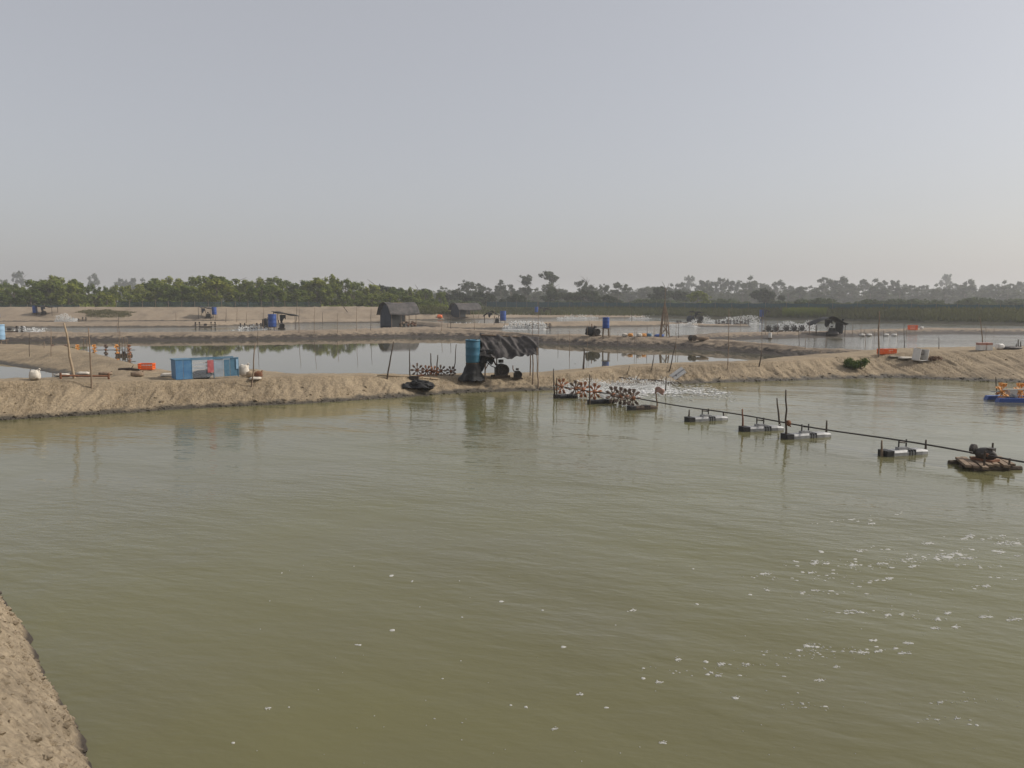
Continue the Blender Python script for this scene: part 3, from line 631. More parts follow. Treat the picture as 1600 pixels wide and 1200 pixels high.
def make_sack(label, P, L=.7, W=.4, H=.25, rz=0, m=SACK, group=None, seed=1, name='sack', cat='sack'):
    t = thing(name, label, cat, P, rz, group)
    sm = MB().lump((0, 0, 0), 1, seed, (1, 1, 1), 3, .22); q_ = []
    for p in sm.v:                        # squarish, slumped and creased like a filled bag
        x, y, z = [math.copysign(abs(c) ** .6, c) for c in p]; cr = .05 * math.sin(x * 9 + seed) * math.sin(z * 7 + y * 5)
        q_.append((x * L * .42 * (1.06 - .10 * z) + cr * L, y * W * .42 * (1.06 - .08 * z), H * .45 + z * H * .42 + .04 * H * math.sin(x * 6 + seed)))
    sm.v = q_; sm.build('body', m, t, True)
    MB().tube([(L * .34, 0, H * .70), (L * .40, 0, H * .88), (L * .45, 0, H * .95)], [H * .12, H * .05, H * .10], 7).build('tied_neck', m, t)
    return t
def make_wheel(parent, c, axis, R, m, phase, n=8):
    """a paddle wheel: hub, ring and paddles, turning round the axis"""
    A = Vector(axis).normalized(); U = Vector((0, 0, 1)); Vv = A.cross(U).normalized(); c = Vector(c)
    Mx = Matrix((Vv, A, U)).transposed()
    hm_ = (RUST if parent.name.startswith('waterwheel') else ORANGEHUB) if m in (BROWNPLASTIC, ORANGEPADDLE) else m
    h = MB().lathe([(.04, -.08), (.065, -.07), (.065, .07), (.04, .08)], 12, c, Mx @ Matrix.Rotation(math.pi / 2, 3, 'X')).build('wheel', hm_, parent)
    for k in range(n):
        a = phase + 2 * math.pi * k / n; Rm = Mx @ Matrix.Rotation(a, 3, 'Y'); mb = MB()
        mb.box(c + Rm @ Vector((0, 0, R * .42)), (.035, .03, R * .62), M=Rm)
        mb.box(c + Rm @ Vector((0, 0, R * .82)), (.02, .18, R * .38), M=Rm); mb.box(c + Rm @ Vector((0, 0, R * .80)), (.085, .022, R * .42), M=Rm)
        mb.build('paddle', m, h)
    return h

# ---- the aerator row of the near pond: one long driven shaft with paddle wheels, resting on floats
A0 = at_depth(1521, 708, 17.7); A1 = at_depth(1030, 629, 26.9)
DIR = (A1 - A0); DIR.z = 0; DIR.normalize(); ZS = .36
def shaft_pt(px):
    u = (px - 800) / FPX; y = (A0.x - A0.y * DIR.x / DIR.y) / (u - DIR.x / DIR.y); return Vector((u * y, y, ZS))
sh = thing('paddle_wheel_shaft', 'long thin drive shaft with paddle wheels running from the raft to the main bank', 'aerator')
E0 = shaft_pt(1531); E1 = shaft_pt(868) ; pts = []
for i in range(25):
    t = i / 24; p = E0.lerp(E1, t); p.z = ZS + .02 * math.sin(t * 19) - .03 * t; pts.append(p)
MB().tube(pts, .021, 8).build('shaft_rod', IRON, sh, True)
for i, (px, m) in enumerate([(991, BROWNPLASTIC), (981, BROWNPLASTIC), (971, BROWNPLASTIC), (959, BROWNPLASTIC), (930, ORANGEPADDLE), (912, ORANGEPADDLE), (900, BROWNPLASTIC), (878, ORANGEPADDLE)]):
    c = shaft_pt(px); c.z = ZS - .02; make_wheel(sh, c, DIR, .33, m, i * .37 + .1)
s2 = thing('drive_shaft', 'dark shaft leaving the wooden raft towards the frame edge', 'shaft')
MB().tube([shaft_pt(1545), shaft_pt(1600) + Vector((0, 0, -.02)), shaft_pt(1600) - DIR * 9 + Vector((0, 0, -.03))], .021, 8).build('rod', IRON, s2, True)
MB().tube([shaft_pt(1550), shaft_pt(1556)], .04, 8).build('coupling', RUST, s2)
def pontoon(label, px, py, L=1.45, rz=.33, m=FLOATGREY, group=None, frame=True, end=BLACKRUBBER):
    P = at(px, py, 0); S = shaft_pt(px); t = thing('float', label, 'float', (P.x, P.y, 0), rz, group)
    n = 13; prof_ = []
    mb = MB()
    for s_, yy in ((0, 0),):
        sec = []
        for i in range(n):
            x = -L / 2 + L * i / (n - 1); e = min(1, (.10 + min(i, n - 1 - i) * .45)); hw = .16 * min(1, .72 + .28 * e); hh = .125 * min(1, .7 + .3 * e)
            for (yy, zz_) in ((-hw, -.06), (-hw * 1.02, hh * .6), (-hw * .7, hh), (hw * .7, hh), (hw * 1.02, hh * .6), (hw, -.06)): sec.append((x, yy, zz_ + .01))
        fs = []
        for i in range(n - 1):
            for k in range(6): fs.append((i * 6 + k, i * 6 + (k + 1) % 6, (i + 1) * 6 + (k + 1) % 6, (i + 1) * 6 + k))
        fs += [tuple(range(6)), tuple((n - 1) * 6 + k for k in range(6))[::-1]]
        mb.add(sec, fs)
    mb.build('hull', m, t)
    MB().box((-L / 2 + .10, 0, .02), (.21, .335, .245)).build('end_cap', end, t)
    for x in (.04, .12, .21): MB().box((x, 0, .022), (.035, .335, .24)).build('strap', BLACKRUBBER, t)
    if frame:
        MB().box((-.07, 0, .16), (.30, .12, .08)).build('bearing_block', FLOATGREY, t)
        for x in (-.17, .06): MB().tube([(x, 0, .12), (x, 0, ZS + .03)], .02, 6).build('bracket', IRON, t); 
        MB().tube([(-.17, 0, ZS - .03), (.06, 0, ZS - .06)], .022, 6).build('bracket_bar', IRON, t)
    return t
pontoon('grey float under the shaft nearest the paddle wheels', 1104, 657, 1.45, .30)
pontoon('grey float between the tall stake and the float nearest the paddle wheels', 1190, 672.5, 1.35, .22)
pontoon('grey float moored to the tallest stake in the pond', 1260, 683.5, 1.5, .30)
pontoon('grey float next to the wooden raft', 1412, 710, 1.3, .28)
pontoon('dark float below the brown paddle wheels', 1004, 639.5, 1.1, .36, DARKWOOD, frame=False)
pontoon('black float below the orange paddle wheels', 939, 630, 1.0, .33, BLACKRUBBER, frame=False)
pontoon('black float against the bank at the end of the shaft', 884, 621.5, .95, .25, BLACKRUBBER, frame=False)
for px, y0, y1, px1, lb, m in ((1076, 657, 640, 1077, 'short stake at the outer end of the float nearest the paddle wheels', DARKWOOD), (1131, 653, 643, 1130, 'stub of a stake behind the float nearest the paddle wheels', DARKWOOD), (1161, 673, 639, 1160, 'brown stake at the dark end of the second grey float', RUST), (1219, 668, 622, 1214, 'leaning dark stake between two grey floats', DARKWOOD),
                               (1228, 686, 609, 1228, 'tallest dark stake standing in the near pond', DARKWOOD), (1291, 679, 657, 1292, 'short stake at the far end of the float by the tallest stake', DARKWOOD), (1378, 713, 688, 1378, 'short brown stake at the dark end of the float by the raft', WOOD), (1446, 706, 687, 1447, 'short dark stake between the last float and the raft', DARKWOOD),
                               (866, 622, 576, 865, 'tall brown stake at the bank end of the shaft', DARKWOOD), (870, 622, 590, 870, 'short thick stake beside the orange wheel at the bank', DARKWOOD), (921, 632, 585, 921, 'thin stake between the two orange paddle wheels', DARKWOOD), (1027, 634, 606, 1024, 'pale stake with a rag behind the brown paddle wheels', WOOD), (1040, 611, 588, 1041, 'dark mooring post at the shore beside the foam', DARKWOOD)):
    stake(px, y0, y1, lb, None, px1, .032, m, P=at(px, y0, 0), sunk=.8)
P = at_depth(1031, 606, at(1027, 634, 0).y); rg = thing('rag', 'pale pinkish rag hanging on the stake behind the paddle wheels', 'rag', P)
MB().sheet(lambda u, v: ((u - .5) * .32 + .03 * math.sin(v * 5), .05 * math.sin(u * 7 + v * 3), -.22 * v + .05 * math.sin(u * 5)), 8, 6, .012).build('cloth', mat('pink_rag', (.42, .27, .22), (.32, .20, .17), 6), rg, True)
# knot of rope on the tallest stake
P = at_depth(1232, 661, at(1228, 686, 0).y); kb = thing('rope_knot', 'rusty clamp and rope knot on the tallest stake', 'clamp', P)
MB().lump((0, 0, 0), .075, 3, (1.1, .8, 1.2), 2).build('coil', RUST, kb); MB().tube([(-.1, 0, .04), (.06, -.03, -.1)], .02, 6).build('loose_end', RUST, kb)
# wooden raft with the gearbox
P = at(1538, 729, 0); rf = thing('raft', 'weathered plank raft carrying the gearbox of the shaft', 'raft', (P.x, P.y, 0), .12); rf.scale = (.82, .82, 1)
for i in range(7):
    x = -.66 + i * .22; R = Matrix.Rotation(-.42, 3, 'Z') @ Matrix.Rotation(random.uniform(-.03, .03), 3, 'X')
    MB().box((x, random.uniform(-.06, .06), .115 + random.uniform(-.012, .014)), (.15, 1.35 + random.uniform(-.2, .15), .055), M=R).build('plank', WOOD, rf)
for y in (-.48, .0, .48): MB().tube([(-.75, y, .02), (0, y + .02, .025), (.75, y, .02)], .07, 8).build('log', DARKWOOD, rf)
for x, y, h in ((-.42, -.50, .46), (.62, .50, .48), (.25, -.62, .30)): MB().tube([(x, y, -.6), (x + .01, y, h)], [.035, .026], 7).build('corner_post', DARKWOOD, rf)
P = Vector((P.x + .02, P.y + .02, .15)); gb = thing('gearbox', 'dark oily gearbox bolted on the plank raft', 'gearbox', P, math.atan2(DIR.y, DIR.x))
MB().lump((0, 0, .15), .2, 5, (1.25, .85, .78), 3, .12).build('casing', IRON, gb, True)
MB().lathe([(.10, -.05), (.125, -.04), (.125, .04), (.10, .05)], 14, (.28, 0, .22), Matrix.Rotation(math.pi / 2, 3, 'Y')).build('flange', IRON, gb)
MB().box((0, 0, .02), (.5, .34, .05)).build('base_plate', RUST, gb); MB().box((-.12, 0, .27), (.14, .16, .08)).build('cover', IRON, gb)
# blue and orange aerator at the frame edge
P = at(1592, 627, 0); ae = thing('aerator', 'aerator with blue floats and orange paddle wheels near the right bank', 'aerator', (P.x, P.y, 0), -.06)
for yy in (-.25, .55): MB().box((.25, yy, .05), (2.5, .28, .20), taper=.93).build('float_hull', BLUEPLASTIC, ae)
MB().tube([(-1.0, .15, .36), (1.6, .15, .36)], .022, 8).build('shaft', FLOATGREY, ae)
MB().box((-.22, .15, .30), (.28, .3, .28)).build('motor', WHITE, ae); MB().box((-.22, -.1, .2), (.34, .06, .06), M=Matrix.Rotation(.6, 3, 'Y')).build('brace', FLOATGREY, ae)
for yy in (-.25, .55): MB().box((.25, yy, .17), (.1, .1, .06)).build('bolt_block', WHITE, ae)
for x in (-.57, .12, .75): make_wheel(ae, (x, .15, .36), (1, 0, 0), .36, PALEORANGE, .2 + x)
MB().tube([(-.75, -.2, .48), (1.4, -.2, .50)], .03, 8).build('splash_bar', SACK, ae)
stake(1558, 618, 589, 'thin dark stake at the end of the blue aerator', None, 1556, .025, DARKWOOD, P=at(1558, 621, 0), sunk=.8)

# ---- engine shed on the main bank
P0 = hit(790, 589.5); D = P0.y
shd = thing('tarp_shed', 'engine shed with a sagging faded black tarp on crooked poles', 'shed', P0)
def X_(px): return (px - 790) / FPX * D
def Z_(py): return at_depth(790, py, D).z - P0.z
for px, dy, yt in ((758, -.5, 548), (775, .7, 540), (832, -.5, 551), (829, .8, 545)):
    MB().tube([(X_(px), dy, -.3), (X_(px) + .02, dy, Z_(yt) * .5), (X_(px), dy, Z_(yt))], [.035, .03, .025], 7).build('post', WOOD, shd)
MB().tube([(X_(752), -.05, Z_(523)), (X_(838), .1, Z_(528))], .03, 7).build('ridge_pole', WOOD, shd)
def tarpf(u, v):
    x = X_(750) + (X_(842) - X_(750)) * u; rid = Z_(520.5 + 3 * u + 3 * math.sin(u * 3.1))
    if v < .38: k = v / .38; y = .95 - .95 * k; z = rid - .42 * (1 - k) ** 1.2
    else: k = (v - .38) / .62; y = -.72 * k; z = rid + (Z_(555 - 3 * float(fbm(u * 6, u * 0, 9, 3)) * 2) - rid) * k ** .95
    w_ = u * 1.0 - v * .42
    fold = .085 * (1 - abs(float(vnoise(w_ * 7 + 2, v * 1.3, 5)) * 2 - 1)) ** 2 + .05 * (1 - abs(float(vnoise(w_ * 13, v * 2.6, 8)) * 2 - 1)) + .10 * float(fbm(u * 5, v * 4, 3, 4)) - .08
    fold *= .35 + .65 * min(v * 2, 1)
    sag = -.07 * math.sin(math.pi * u) * v
    return (x + .10 * (v - .4) * math.sin(u * 4), y - fold * .7, z + fold + sag)
MB().sheet(tarpf, 84, 40, .012).build('tarp', GREYTARP, shd, True)
def flap(u, v): return (X_(751 + 9 * v - 4 * u * v) + .05 * math.sin(v * 9 + u * 5), .55 - 1.1 * u, Z_(524 + 5 * abs(u - .5)) * (1 - v) + v * Z_(566 + 8 * math.sin(u * 5)))
MB().sheet(flap, 14, 14, .012).build('end_flap', BLACKTARP, shd, True)
def front_flap(u, v):
    sag_ = .05 * math.sin(v * 7 + u * 4) + .06 * float(fbm(u * 4, v * 5, 6, 3))
    return (X_(751 + 22 * u - 3 * v * (1 - u)) + sag_ * .5, -.66 + .10 * v + sag_, Z_(545) * (1 - v) + v * Z_(577 - 16 * u + 5 * math.sin(u * 9)))
MB().sheet(front_flap, 14, 14, .012).build('front_flap', BLACKTARP, shd, True)
MB().tube([(X_(758), -.52, Z_(577)), (X_(772), -.4, Z_(552))], .025, 6).build('brace', WOOD, shd)
E = Vector((X_(782), .1, 0)) + P0; E.z = gz(E.x, E.y); make_engine('dark diesel engine with two flywheels under the sagging tarp', E, 1.0, .25)
E = Vector((X_(808), -.05, 0)) + P0; E.z = gz(E.x, E.y); make_engine('smaller pump engine beside the main engine under the sagging tarp', E, .62, .1)
Q = hit(739, 594); st_ = thing('barrel_stand', 'barrel stand draped in crumpled black plastic on the main bank', 'stand', Q)
def drape(u, v):
    a = u * 2 * math.pi; rr_ = .30 + .20 * v ** 1.5 + (.025 * math.sin(a * 7) + .015 * math.sin(a * 13 + 2)) * v + (.22 * v ** 3 if math.cos(a + .3) < -.3 else 0)
    rr_ += .10 * float(fbm(math.cos(a) * 2 + 5, math.sin(a) * 2 + v * 3, 4, 3)) * min(v * 3, 1) + .05 * math.sin(v * 9 + a * 2) * v
    return (rr_ * math.cos(a), rr_ * math.sin(a), m_of(27, Q) * (1 - v) + .02 * math.sin(a * 9) * v)
MB().sheet(drape, 48, 12, .012).build('plastic_cover', BLACKTARP, st_, True)
hS = m_of(27, Q); MB().lathe([(.30, hS - .05), (.32, hS - .02), (.32, hS + .012), (.30, hS + .02)], 16).build('platform', DARKWOOD, st_)
for a in range(4): MB().tube([(.22 * math.cos(a * 1.57 + .7), .22 * math.sin(a * 1.57 + .7), -.1), (.2 * math.cos(a * 1.57 + .7), .2 * math.sin(a * 1.57 + .7), hS - .04)], .03, 6).build('leg', DARKWOOD, st_)
make_barrel('large teal blue barrel standing beside the engine shed', Q + Vector((0, 0, hS + .022)), m_of(36, Q), TEALBARREL)
hp = thing('hose', 'thin dark hose from the teal barrel to the engine', 'hose', (0, 0, 0))
MB().tube([Q + Vector((.31, 0, hS + .12)), Q + Vector((.6, 0, hS + .05)), Q + Vector((.85, 0, hS - .15)), E + Vector((-.75, 0, .45))], .02, 7).build('tubing', BLACKRUBBER, hp, True)
MB().lathe([(.03, -.04), (.035, 0), (.03, .04)], 8, Q + Vector((.31, 0, hS + .12)), Matrix.Rotation(math.pi / 2, 3, 'Y')).build('nozzle', RUST, hp)
stake(841, 606, 543, 'tall straight pole at the water side of the engine shed', None, 839, .035, WOOD, name='pole')

# ---- clutter on the main bank
Q = hit(655, 605); t = thing('plastic_heap', 'crumpled heap of black plastic sheeting on the slope of the main bank', 'plastic sheet', Q)
for k, (x, y, z, r_) in enumerate(((-.2, 0, .08, .26), (.15, -.1, .1, .3), (.4, .05, .06, .2), (-.42, .1, .05, .17))): MB().lump((x, y, z), r_, 30 + k, (1.25, .8, .75), 3, .75).build('crumpled_fold', BLACKTARP, t)
MB().sheet(lambda u, v: ((u - .5) * 1.3, (v - .5) * .8 - .1, .12 + .10 * math.sin(u * 11 + v * 5) * math.sin(v * 7) - .3 * abs(v - .5) + .05), 26, 16, .01).build('sheet', BLACKTARP, t, True)
Q = hit(647, 594); t = thing('motor_part', 'small dark machine part lying above the black plastic heap', 'machine part', Q)
MB().box((0, 0, .10), (.4, .22, .16)).build('casing', IRON, t); MB().tube([(.1, 0, .15), (.42, .04, .22)], .04, 8).build('spindle', RUST, t)
a, b_ = hit(590, 589), hit(686, 594.5); t = thing('bamboo_pole', 'long pale bamboo pole lying along the crest by the black heap', 'pole')
MB().tube([a + Vector((0, 0, .06)), a.lerp(b_, .5) + Vector((0, 0, .10)), b_ + Vector((0, 0, .06))], [.035, .032, .025], 8).build('culm', BAMBOO, t, True)
for k in range(1, 7): c = a.lerp(b_, k / 7) + Vector((0, 0, .085)); d_ = (b_ - a).normalized() * .02; MB().tube([c - d_, c + d_], .037, 8).build('node', BAMBOO, t)
# spare paddle wheels stored on the pond side
for i, (px, R, lb, m) in enumerate(((652, .31, 'brown spare paddle wheel leaning nearest the thin dark stake', BROWNPLASTIC), (667, .26, 'rusty spare paddle wheel second in the stored row', RUST), (678, .24, 'rust red spare paddle wheel in the middle of the stored row', ORANGEPADDLE), (689, .27, 'dark spare paddle wheel beside the two short posts', BROWNPLASTIC), (705, .24, 'half sunk dark paddle wheel nearest the teal barrel', BROWNPLASTIC))):
    Q = hit(px, 586.5); t = thing('waterwheel', lb, 'paddle wheel', Q); make_wheel(t, (0, 0, R * .75), (.25, 1, .15), R, m, i * .5, 8)
stake(674, 585, 552, 'short dark post among the stored paddle wheels', None, 673, .035, DARKWOOD); stake(682, 585, 554.5, 'short post leaning beside the other among the stored wheels', None, 684, .035, DARKWOOD)
stake(709, 586, 538, 'crooked thin branch standing between the stored wheels and the barrel', None, 713, .025, DARKWOOD)
stake(605, 592, 534, 'leaning dark stake on the crest beside the bamboo pole', None, 615, .035, DARKWOOD); stake(640.5, 587, 546, 'thin dark upright stake beside the stored paddle wheels', None, 640, .03, DARKWOOD)
stake(393, 604, 536, 'leaning stake on the bank beside the blue panelled box', None, 399, .03, WOOD); stake(143, 606, 512, 'tall dark stake on the bank beside the pale bamboo pole', None, 138, .03, WOOD)
stake(116, 591, 505, 'tall pale bamboo pole leaning over the side bank', None, 100, .05, BAMBOO, name='pole'); stake(911.5, 577, 545, 'thick dark post on the crest past the engine shed', None, 913, .05, DARKWOOD)
stake(1046, 580, 536, 'forked dark stake on the main bank before the white board', None, 1056, .03, DARKWOOD); stake(1018, 578, 555, 'short slanted stake on the main bank crest', None, 1022, .025, DARKWOOD)
stake(1186, 573, 552, 'short dark stake on the main bank below the mud bank', None, 1190, .035, DARKWOOD); stake(1189, 556, 492, 'thin tall stake rising from the mud bank', None, 1192, .022, WOOD)
stake(1137, 577, 483, 'thin tall wooden stake on the main bank beyond the white board', None, 1139, .022, WOOD); stake(1372.5, 558, 486, 'tall pole beside the pair of orange crates', None, 1374, .045, WOOD, name='pole')
stake(1537, 547, 496, 'thin tall pole beside the red and white boxes', None, 1531, .03, WOOD, name='pole'); stake(1413, 543, 505, 'thin stake in the pond behind the white box', None, 1412.5, .03, DARKWOOD)
stake(1059, 593, 585, 'stub of a broken branch at the foot of the bank', None, 1056, .025, DARKWOOD); stake(980, 585, 571, 'small dead twig on the main bank', None, 984, .018, DARKWOOD, name='twig')
a, b_ = hit(967, 591.5), hit(1052, 599); t = thing('branch', 'long dark branch lying along the foot of the main bank', 'branch')
MB().tube([a + Vector((0, 0, .06)), a.lerp(b_, .3) + Vector((0, 0, .02)), a.lerp(b_, .65) + Vector((0, 0, .08)), b_ + Vector((0, 0, .05))], [.03, .04, .035, .02], 7).build('bough', DARKWOOD, t)
MB().tube([a.lerp(b_, .3), a.lerp(b_, .35) + Vector((.1, 0, .35))], [.02, .01], 6).build('side_twig', DARKWOOD, t)
Q = hit(1058, 594); t = thing('white_board', 'dirty white foam board leaning on the slope of the main bank', 'board', Q)
Rb = Matrix.Rotation(-.62, 3, 'Y') @ Matrix.Rotation(.75, 3, 'X'); MB().box((.02, .12, .26), (.80, .42, .05), M=Rb).build('slab', mat('dirty_foam_board', (.66, .64, .60), (.55, .53, .49), 5, .8), t)
MB().box((.02, .105, .285), (.84, .06, .03), M=Rb).build('taped_band', FLOATGREY, t)
# blue panelled box
Q = hit(275, 594); Q2 = hit(371, 590); D = Q.y; Wd = (Q2 - Q).length * 1.0; k = D / FPX; hgt = 32 * k
bx = thing('panelled_box', 'long low frame box with solid blue panels and cloudy plastic sides', 'box', Q, math.atan2(Q2.y - Q.y, Q2.x - Q.x))
for x0, x1 in ((0, 11.2), (11.8, 23.5)): MB().box(((x0 + x1) / 2 * k, 0, hgt * .5), ((x1 - x0) * k, .04, hgt * .96)).build('blue_panel', BLUEPAINT, bx)
MB().box((.02, .36, hgt * .5), (.03, .70, hgt * .94)).build('end_panel', BLUEPAINT, bx)
MB().box((12 * k, .36, hgt * .985), (26 * k, .78, .035)).build('lid', TEALPAINT, bx)
for x in (24.3, 58, 97): 
    for yy in (0, .68): MB().tube([(x * k, yy, 0), (x * k, yy, hgt * .96)], .018, 6).build('post', TEALPAINT, bx)
for yy in (0, .68):
    MB().box((61 * k, yy, hgt * .975), (73 * k, .035, .04)).build('top_rail', TEALPAINT, bx)
MB().box((41 * k, 0, hgt * .5), (33 * k, .006, hgt * .90)).build('plastic_sheet', CLEARSHEET, bx)
for z in (.45, .62, .8): MB().box((38 * k, .02, hgt * z), (26 * k, .02, .035)).build('slat', WHITE, bx)
MB().box((53 * k, -.02, hgt * .6), (9.5 * k, .03, hgt * .62)).build('red_panel', REDPAINT, bx)
MB().box((66.5 * k, .02, hgt * .5), (14 * k, .012, hgt * .9)).build('pale_panel', net_mat('pale_plastic_sheet', (.34, .42, .50), .55), bx)
MB().box((79 * k, .02, hgt * .48), (9 * k, .03, hgt * .86)).build('teal_panel', TEALPAINT, bx); MB().box((90.5 * k, .02, hgt * .5), (12.5 * k, .03, hgt * .9)).build('blue_panel', TEALPAINT, bx)
MB().box((95 * k, -.01, hgt * .66), (3.4 * k, .03, hgt * .5)).build('pale_strip', PALEBLUE, bx)
MB().lump((42 * k, .3, .12), 1, 4, (.42, .2, .18), 3, .4).build('dark_net', NAVYTARP, bx)
MB().box((60 * k, .69, hgt * .4), (72 * k, .02, hgt * .75)).build('back_panel', CLEARSHEET, bx)
for px, py, L, W, H, m, lb in ((381, 588, .45, .35, .55, SACK, 'upright white feed sack beside the blue panelled box'), (392, 590, .38, .32, .30, BAMBOO, 'small straw-coloured bundle beside the white feed sack'), (404, 590, .34, .3, .30, RUST, 'reddish brown bundle beyond the leaning stake'), (399, 593, .5, .4, .12, SACK, 'flattened pale sack lying in front of the brown bundles')):
    make_sack(lb, hit(px, py), L, W, H, .2, m, seed=px)
make_crate('orange crate on the flat ground before the blue panelled box', hit(229.5, 577.5), .72, .45, .33, .1)
a = hit(1379, 553.5); make_crate('orange crate nearest the tall pole on the main bank', a, .42, .42, .30, .05); make_crate('second orange crate of the pair by the tall pole', a + Vector((.46, .02, 0)), .45, .42, .30, -.03)
Q = hit(1426, 515.5); make_crate('faded orange crate on the low bank across the right pond', Q, m_of(13, Q), .5, m_of(7.5, Q), .1)
Q = hit(1440, 514.5); make_sack('small white bag beside the far orange crate', Q, m_of(6, Q), .3, m_of(5, Q), .2, WHITE, seed=3, name='bag', cat='bag')
# white tipped box
Q = hit(1437, 564); t = thing('white_box', 'open white box tipped on its side on the main bank', 'box', Q, .35); kk = m_of(1, Q)
MB().box((0, .2, 10 * kk), (17 * kk, .03, 19 * kk), M=Matrix.Rotation(.18, 3, 'Y')).build('bottom', WHITE, t)
for s_ in (-1, 1): MB().box((s_ * 8.2 * kk, -.05, 10 * kk + s_ * -.03), (.035, .46, 18 * kk), M=Matrix.Rotation(.18, 3, 'Y')).build('side', WHITE, t)
MB().box((.04, -.05, 1.2 * kk), (17 * kk, .46, .035)).build('side', WHITE, t); MB().box((-.05, .0, 15 * kk), (11 * kk, .3, 7 * kk), M=Matrix.Rotation(.3, 3, 'Y')).build('shaded_opening', mat('shaded_opening', (.10, .09, .085), (.15, .14, .13), 8), t)  # dark block paints the shade in the box's open mouth
make_sack('greyish flattened sack beside the tipped white box', hit(1416, 561), .9, .6, .14, .2, SACK, seed=9); make_sack('dirty folded sack between the orange crates and the tipped box', hit(1399, 558.5), .8, .5, .10, -.3, mat('muddy_sack', (.30, .26, .21), (.20, .17, .13), 6), seed=12)
t = hit(1461, 564); u_ = thing('dead_plant', 'small reddish dead plant on the crest beside the white box', 'plant', t)
q, f = leaf_cloud([(random.uniform(-.3, .3), random.uniform(-.2, .2), .15, .16, .16, .12) for k in range(6)], 260, .05, 8); np_mesh('twigs', q, f, mat('dead_leaf', (.16, .085, .05), (.11, .06, .04), 6), False).parent = u_
MB().tube([(0, 0, -.1), (.05, 0, .2)], .012, 5).build('stem', DARKWOOD, u_)
for px, lb in ((1532, 'red-lidded white box nearest the thin tall pole on the right bank'), (1543, 'second red-lidded white box on the right bank')):
    Q = hit(px, 547); t = thing('lidded_box', lb, 'box', Q, .1); kk = m_of(1, Q)
    MB().box((0, 0, 4 * kk), (9.5 * kk, .35, 8 * kk)).build('body', WHITE, t); MB().box((0, 0, 9.8 * kk), (8.8 * kk, .36, 3.4 * kk)).build('lid', mat('pinkish_lid', (.42, .22, .16), (.36, .2, .16), 5), t)
make_sack('small white bag on the crest past the red-lidded boxes', hit(1562, 546), .5, .35, .36, .2, WHITE, seed=5, name='bag', cat='bag')
make_sack('heap of dark nets at the far end of the right bank', hit(1580, 546), 1.3, .6, .2, .1, IRON, seed=15, name='net_heap', cat='net')
for px, y0, y1, lb in ((1591, 545, 530, 'tallest'), (1595, 545, 533, 'outermost'), (1588, 546, 537, 'shortest')): stake(px, y0, y1, lb + ' of three short dark stakes by the net heap on the right bank', 'short stakes by the net heap', None, .035, DARKWOOD)
# things lying on the flat ground behind the main bank
for px, py, L, H, m, lb in ((97, 588, .8, .18, SACK, 'pale sack on the side bank behind the bamboo pole'), (130, 585, .7, .16, SACK, 'white sack between the two tall poles'), (165, 586, .7, .2, WOOD, 'brown bundle behind the tall dark stake'), (215, 588, .5, .22, WOOD, 'small brown bundle near the orange crate'), (262, 589, .6, .18, SACK, 'pale bag just before the blue panelled box'), (55, 594, .38, .42, SACK, 'upright pale bag at the edge of the small left pond')):
    make_sack(lb, hit(px, py), L, .4, H, .2, m, seed=px)
a, b_ = hit(95, 592), hit(170, 592.5); t = thing('rail', 'rusty pipe lying along the crest behind the tall dark stake', 'pipe')
MB().tube([a + Vector((0, 0, .12)), b_ + Vector((0, 0, .12))], .035, 8).build('pipe_run', RUST, t); MB().tube([b_, b_ + Vector((0, 0, .22))], .04, 8).build('support', RUST, t); MB().tube([a, a + Vector((0, 0, .22))], .04, 8).build('support', RUST, t)
a, b_ = hit(184, 578.5), hit(217, 580.5); t = thing('log', 'dark log at the water edge behind the orange crate', 'log')
MB().tube([a + Vector((0, .1, .05)), a.lerp(b_, .5) + Vector((0, .1, .1)), b_ + Vector((0, .1, .08))], [.05, .07, .05], 8).build('stem', DARKWOOD, t); MB().tube([a.lerp(b_, .6) + Vector((0, .1, .1)), a.lerp(b_, .66) + Vector((.1, 0, .3))], [.03, .012], 6).build('stub', DARKWOOD, t)

# ---- aerator row in the still pond
c0, c1 = at(45, 556, 0), at(212, 556, 0); t = thing('paddle_wheel_shaft', 'shaft with faded orange paddle wheels in the still pond', 'aerator')
MB().tube([c0 + Vector((0, 0, .42)), c1 + Vector((0, 0, .42))], .03, 8).build('shaft_rod', FLOATGREY, t)
for i, (px, m) in enumerate(((83, BROWNPLASTIC), (104, BROWNPLASTIC), (122, PALEORANGE), (148, PALEORANGE), (166, BROWNPLASTIC), (183, PALEORANGE), (202, ORANGEPADDLE))):
    c = c0.lerp(c1, (px - 45) / 167.); make_wheel(t, (c.x, c.y, .42), (.75, .65, 0), .40, m, i * .6)
for px, lb in ((133, 'dark float in the middle of the orange paddle wheels'), (194, 'dark float at the far end of the orange paddle wheels'), (72, 'dark blue float at the bank end of the orange paddle wheels')):
    P = at(px, 556, 0); t = thing('float', lb, 'float', P, .6); MB().box((0, 0, .06), (1.1, .3, .2), taper=.9).build('hull', NAVYTARP if px == 72 else DARKWOOD, t); MB().box((0, 0, .24), (.2, .2, .16)).build('bearing_block', IRON, t)
for i, px in enumerate((69, 80, 131, 136, 187, 191, 195, 199)): stake(px, 558, 533 - (i * 7) % 9, ORD[i] + ' thin stake from the bank end among the orange paddle wheels of the still pond', 'stakes of the still pond aerators', None, .028, WOOD, P=at(px, 558, 0))

